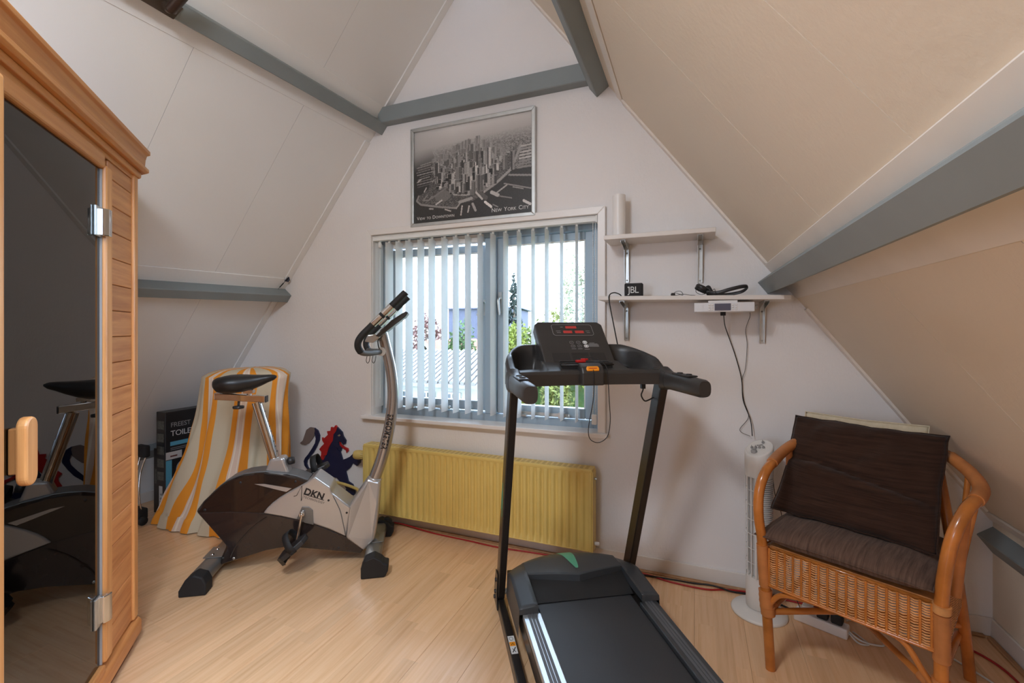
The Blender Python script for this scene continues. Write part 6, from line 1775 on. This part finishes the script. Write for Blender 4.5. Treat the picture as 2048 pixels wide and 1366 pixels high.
for kind, k_ in levels:
    for i in range(NR):
        th__ = i / NR * 2 * PI
        if kind == 'top':
            c = Vector((topc.x, topc.y, 0)); p = c.lerp(tp_[i], 0.03 + 0.97 * k_)
            z = HT - 0.045 * k_ ** 5 + 0.006 * mnoise.noise(p * 9) + 0.028 * ((p.x + 2.66) * 0.55 + (p.y - 2.15) * 0.6)
            rows_.append((p.x, p.y, z))
        else:
            s_ = k_ ** 1.25
            p = tp_[i].lerp(bt_[i], s_)
            o_ = (p - Vector((topc.lerp(botc, k_).x, topc.lerp(botc, k_).y, 0))).normalized()
            w_ = 0.020 * min(1, k_ * 1.6) * (math.sin(th__ * 15 + 2.2 * k_ + 1.5 * mnoise.noise(Vector((th__, k_ * 2, 0)))) + 0.7 * math.sin(th__ * 9 - 3.0 * k_)) + 0.016 * mnoise.noise(Vector((p.x * 7, p.y * 7, k_ * 3.2)))
            w_ -= 0.03 * math.sin(PI * min(1, k_ * 1.1)) * 0.6
            if k_ > 0.88: w_ += 0.020 * (k_ - 0.88) / 0.12 * (1 + math.sin(th__ * 23))
            p = p + o_ * min(w_, 0.022)
            z0 = HT - 0.045 + 0.028 * ((tp_[i].x + 2.66) * 0.55 + (tp_[i].y - 2.15) * 0.6)
            z = z0 * (1 - k_) + 0.006 * k_ + 0.012 * (1 + math.sin(th__ * 31)) * (k_ > 0.93) * (1 - (k_ - 0.93) / 0.07 * 1.0)
            rows_.append((p.x, p.y, max(z, 0.004)))
        # stripes run up the front and over the top
        wob = 0.018 * mnoise.noise(Vector((th__ * 2, k_ * 3.0, 5.0))) + 0.012 * math.sin(6 * k_ + th__ * 3)
        uvs_.append((arc[i] + wob if kind == 'side' else arc[i], 0.0))
m = MB()
nl = len(levels)
# an extra column keeps the pattern continuous where the ring closes
vv3, uv3 = [], []
for r_ in range(nl):
    for i in range(NR + 1):
        vv3.append(rows_[r_ * NR + i % NR]); u_ = uvs_[r_ * NR + i % NR][0]
        uv3.append((u_ + (arc[NR] if i == NR else 0) + 3.0, 0.0))
w3 = NR + 1
m.add(vv3, [(r_ * w3 + i, r_ * w3 + i + 1, (r_ + 1) * w3 + i + 1, (r_ + 1) * w3 + i) for r_ in range(nl - 1) for i in range(NR)], None, True)
m.uv = uv3
co = m.build('cloth_cover', M_STRIPE, cv, recalc=True)
m = MB()
for lx, ly in ((-2.92, 2.02), (-2.62, 2.03), (-2.90, 2.24), (-2.66, 2.24)):
    m.tube([(lx, ly, 0.0), (lx * 0.98 - 0.055, ly, 0.42)], 0.02, 8)
m.box((-2.90, 2.02, 0.40), (-2.66, 2.24, 0.46))
m.build('chair_frame', M_RATTAN, cv)

# ------------------------------------------------------------------ garden and houses outside the window
GZ = -2.9
m = MB(); m.box((-60, 3.2, GZ - 0.3), (40, 75, GZ))
lawn = tag(m.build('lawn', plain('lawn_grass', srgb(84, 108, 44), 0.9, var=0.25, scale=0.6)), kind='structure')
def leaves_mat(name, a, b):
    a = tuple(c * 0.27 for c in a[:3]) + (1,); b = tuple(c * 0.25 for c in b[:3]) + (1,)
    t = NT(name)
    t.b.inputs['Roughness'].default_value = 0.7
    t.b.inputs['Specular IOR Level'].default_value = 0.2
    v = t.coords((1, 1, 1)); n_ = t.noise(v, 3.0, 5, 0.7)
    t.link(t.ramp(n_, [(0.35, a), (0.65, b)]), t.b.inputs['Base Color'])
    MATS[name] = t.m
    return t.m
L_LIME = leaves_mat('lime_leaves', srgb(158, 178, 62), srgb(224, 226, 112))
L_GREEN = leaves_mat('green_leaves', srgb(96, 140, 74), srgb(168, 200, 120))
L_PALE = leaves_mat('pale_leaves', srgb(206, 220, 170), srgb(246, 250, 214))
L_RED = leaves_mat('copper_leaves', srgb(168, 104, 96), srgb(214, 160, 148))
L_DARK = leaves_mat('conifer_needles', srgb(70, 84, 78), srgb(120, 132, 122))
M_TRUNK = plain('tree_bark', srgb(110, 96, 82), 0.9, var=0.2)
def tree(name, label, x, y, top, rx, rz, mat, n=1500, leaf=0.16, cone=False, trunk=True, group='garden trees', base=None, cat='tree'):
    t = thing(name, label, cat, (x, y, GZ), 0, group)
    h = top - GZ
    if trunk:
        m = MB(); m.tube([(0, 0, 0), (0.05, 0, h * 0.4), (0, 0.03, h * 0.85)], [0.16 * rx / 1.5 + 0.04, 0.10, 0.03], 8); m.build('trunk', M_TRUNK, t)
    v_, f_ = [], []
    cz = h - rz
    lobes = [(rng.normal(0, 0.45), rng.normal(0, 0.45), rng.uniform(-0.6, 0.55), rng.uniform(0.35, 0.6)) for _ in range(9)]
    for i in range(n):
        if cone:
            k_ = rng.random() ** 0.6; a = rng.uniform(0, 2 * PI); r_ = rx * k_ * (0.75 + 0.35 * rng.random())
            c = Vector((r_ * math.cos(a), r_ * math.sin(a), h - 2 * rz * k_))
        else:
            if i % 5 < 3:                      # full rounded crown with a ragged skin, plus clumps
                d_ = Vector(rng.normal(size=3)); d_.normalize()
                k_ = (0.62 + 0.38 * rng.random()) * (0.88 + 0.22 * mnoise.noise(d_ * 2.3 + Vector((x, y, 0))))
                c = Vector((d_.x * rx * k_, d_.y * rx * k_, cz + d_.z * rz * k_))
                lobe = None
            else:
                lobe = lobes[i % 9]
            if lobe is not None:
              lx, ly, lz, lr = lobe
              d_ = Vector(rng.normal(size=3)); d_.normalize(); d_ *= lr * (0.7 + 0.4 * rng.random())
              c = Vector(((lx + d_.x) * rx * 0.75, (ly + d_.y) * rx * 0.75, cz + (lz + d_.z) * rz))
        a1 = Vector(rng.normal(size=3)).normalized() * leaf * rng.uniform(0.6, 1.3)
        b1 = a1.cross(Vector(rng.normal(size=3))).normalized() * leaf * rng.uniform(0.4, 0.9)
        k0 = len(v_)
        v_ += [tuple(c - a1), tuple(c + b1 * 0.6), tuple(c + a1), tuple(c - b1 * 0.6)]
        f_.append((k0, k0 + 1, k0 + 2, k0 + 3))
    m = MB(); m.add(v_, f_); stuff(m.build('foliage', mat, t, recalc=False))
    return t
tree('copper_beech', 'copper-leaved tree behind the gabled roof, seen left through the window', -14.4, 22.5, 2.6, 1.25, 2.4, L_RED, 3000, 0.12)
tree('round_tree', 'round fresh green tree in front of the dark flat building', -7.30, 13.7, 1.80, 0.62, 2.0, L_GREEN, 4200, 0.075)
tree('conifer', 'dark narrow conifer spire right of the window post', -7.75, 19.5, 3.9, 0.85, 3.0, L_DARK, 1300, 0.16, cone=True)
tree('birch', 'tall pale loose-leaved tree at the right edge of the window', -4.25, 18.0, 4.6, 1.15, 2.9, L_PALE, 2600, 0.09)
for i, (x, y, tp2, lab) in enumerate(((-5.35, 13.7, 1.75, 'lime green bush left of the console display'), (-4.05, 13.9, 2.1, 'yellow-green bush right behind the console display'), (-2.65, 13.7, 2.3, 'lime green bush below the tall pale tree'))):
    tree('garden_bush', lab, x, y, tp2, 0.62, 2.3, L_LIME if i != 1 else leaves_mat('yellow_green_leaves', srgb(176, 190, 90), srgb(232, 232, 140)), 4200, 0.078, trunk=False, group='lime bushes', cat='bush')
tree('garden_bush', 'low green shrub by the lawn under the treadmill console', -3.35, 9.3, -1.05, 0.50, 0.8, L_GREEN, 700, 0.09, trunk=False, group='lawn shrubs', cat='bush')
tree('garden_bush', 'low pale shrub by the lawn at the right window edge', -2.15, 8.8, -1.1, 0.45, 0.8, L_PALE, 700, 0.09, trunk=False, group='lawn shrubs', cat='bush')

hg = thing('clipped_hedge', 'long mid-green clipped hedge behind the lime bushes', 'hedge', (-4.3, 15.6, GZ))
v_, f_ = [], []
for i in range(5200):
    c = Vector((rng.uniform(-2.1, 2.1), rng.uniform(-0.35, 0.35), rng.uniform(2.2, 4.15) + 0.15 * rng.normal()))
    a1 = Vector(rng.normal(size=3)).normalized() * 0.085; b1 = a1.cross(Vector(rng.normal(size=3))).normalized() * 0.06
    k0 = len(v_); v_ += [tuple(c - a1), tuple(c + b1), tuple(c + a1), tuple(c - b1)]; f_.append((k0, k0 + 1, k0 + 2, k0 + 3))
m = MB(); m.add(v_, f_); stuff(m.build('foliage', leaves_mat('hedge_leaves', srgb(150, 176, 80), srgb(206, 220, 120)), hg, recalc=False))
m = MB(); m.box((-2.0, -0.25, 0.0), (2.0, 0.25, 2.6)); m.build('stems', L_GREEN, hg)

def house(name, label, x0, x1, y0, y1, eave, ridge, wall_m, roof_m, gable_front=False, over=0.25, base=GZ):
    t = thing(name, label, 'building', (0, 0, 0), 0, None)
    m = MB(); m.box((x0, y0, base), (x1, y1, eave)); 
    if gable_front: m.prism([(x0, eave), (x1, eave), ((x0 + x1) / 2, ridge)], y0, y1)
    m.build('wall', wall_m, t)
    m = MB()
    if gable_front:
        xm = (x0 + x1) / 2; sl_ = (ridge - eave) / (xm - x0)
        for s in (-1, 1):
            xe = x0 - over if s < 0 else x1 + over
            m.prism([(xm, ridge), (xe, eave - over * sl_), (xe, eave - over * sl_ + 0.12), (xm, ridge + 0.14)], y0 - over, y1)
        m.build('roof', roof_m, t)
        m = MB()
        for s in (-1, 1):
            xe = x0 - over if s < 0 else x1 + over
            m.prism([(xm, ridge - 0.06), (xe, eave - over * sl_ - 0.06), (xe, eave - over * sl_ + 0.10), (xm, ridge + 0.12)], y0 - over - 0.04, y0 - over - 0.005)
        m.build('barge_board', M_HTRIM, t)
    else:
        ym = (y0 + y1) / 2
        m.prism([(y0 - over, eave - 0.06), (y0 - over, eave + 0.02), (ym, ridge + 0.08), (ym, ridge)], x0 - over, x1 + over, plane='YZ')
        m.prism([(ym, ridge), (ym, ridge + 0.08), (y1 + over, eave + 0.02), (y1 + over, eave - 0.06)], x0 - over, x1 + over, plane='YZ')
        m.build('roof', roof_m, t)
    return t
M_HTRIM = plain('greyed_white_trim', srgb(150, 148, 144), 0.7)  # white trim set to an even mid grey
M_TILE = plain('grey_roof_tile', srgb(112, 106, 102), 0.8, var=0.08, scale=3)
M_SLATE = plain('slate_roof', srgb(70, 70, 88), 0.7, var=0.06)
M_REDROOF = plain('orange_roof_tile', srgb(128, 84, 64), 0.8, var=0.1)
M_HWALL = plain('white_render', srgb(140, 138, 132), 0.8, var=0.03)
M_HDARK = plain('dark_gable_boards', srgb(52, 58, 64), 0.8)
M_HGLASS = plain('house_window', srgb(40, 46, 50), 0.15)
# long low outbuilding with a pantiled roof
ob = house('outbuilding', 'low white outbuilding with grey pantile roof and a row of windows', -9.3, -4.85, 9.6, 12.6, -0.05, 0.55, M_HWALL, M_TILE)
for r_ in range(5):
    t0 = r_ / 5
    m = MB()
    yA, zA = 9.35 + t0 * 1.7, -0.06 + t0 * 0.66 + 0.07
    nT = 34
    for k_ in range(nT):
        xx = -9.5 + (k_ + 0.5) * 4.85 / nT
        m.tube([(xx, yA, zA), (xx, yA + 0.36, zA + 0.14)], 0.055, 6)
    stuff(m.build('tile_course', M_TILE, ob))
for k_, xx in enumerate((-8.9, -8.2, -7.5, -6.8, -6.1, -5.4)):
    m = MB()
    for a, b in (((-0.24, 0), (-0.20, 0.62)), ((0.20, 0), (0.24, 0.62)), ((-0.20, 0.58), (0.20, 0.62)), ((-0.20, 0), (0.20, 0.04)), ((-0.02, 0.04), (0.02, 0.58))):
        m.box((xx + a[0], 9.555, -0.86 + a[1]), (xx + b[0], 9.598, -0.86 + b[1]))
    fr2 = m.build('window_frame', M_HTRIM, ob)
    m = MB(); m.box((xx - 0.2, 9.58, -0.82), (xx + 0.2, 9.5995, -0.28)); m.build('window_pane', M_HGLASS, fr2)
house('gabled_shed', 'dark boarded shed with white barge boards and orange tiles', -10.1, -8.75, 15.0, 19.0, 0.0, 0.72, M_HDARK, M_REDROOF, gable_front=True, over=0.3)
house('dark_building', 'large slate-grey flat building far behind the round green tree', -17.2, -13.0, 30.0, 36.0, 2.85, 3.0, M_SLATE, M_SLATE)
house('far_house', 'pale far house between copper tree and slate building', -17.9, -15.9, 26.5, 28.5, -1.2, -0.3, M_HWALL, M_TILE)

# everything built: no helper objects are left in the scene
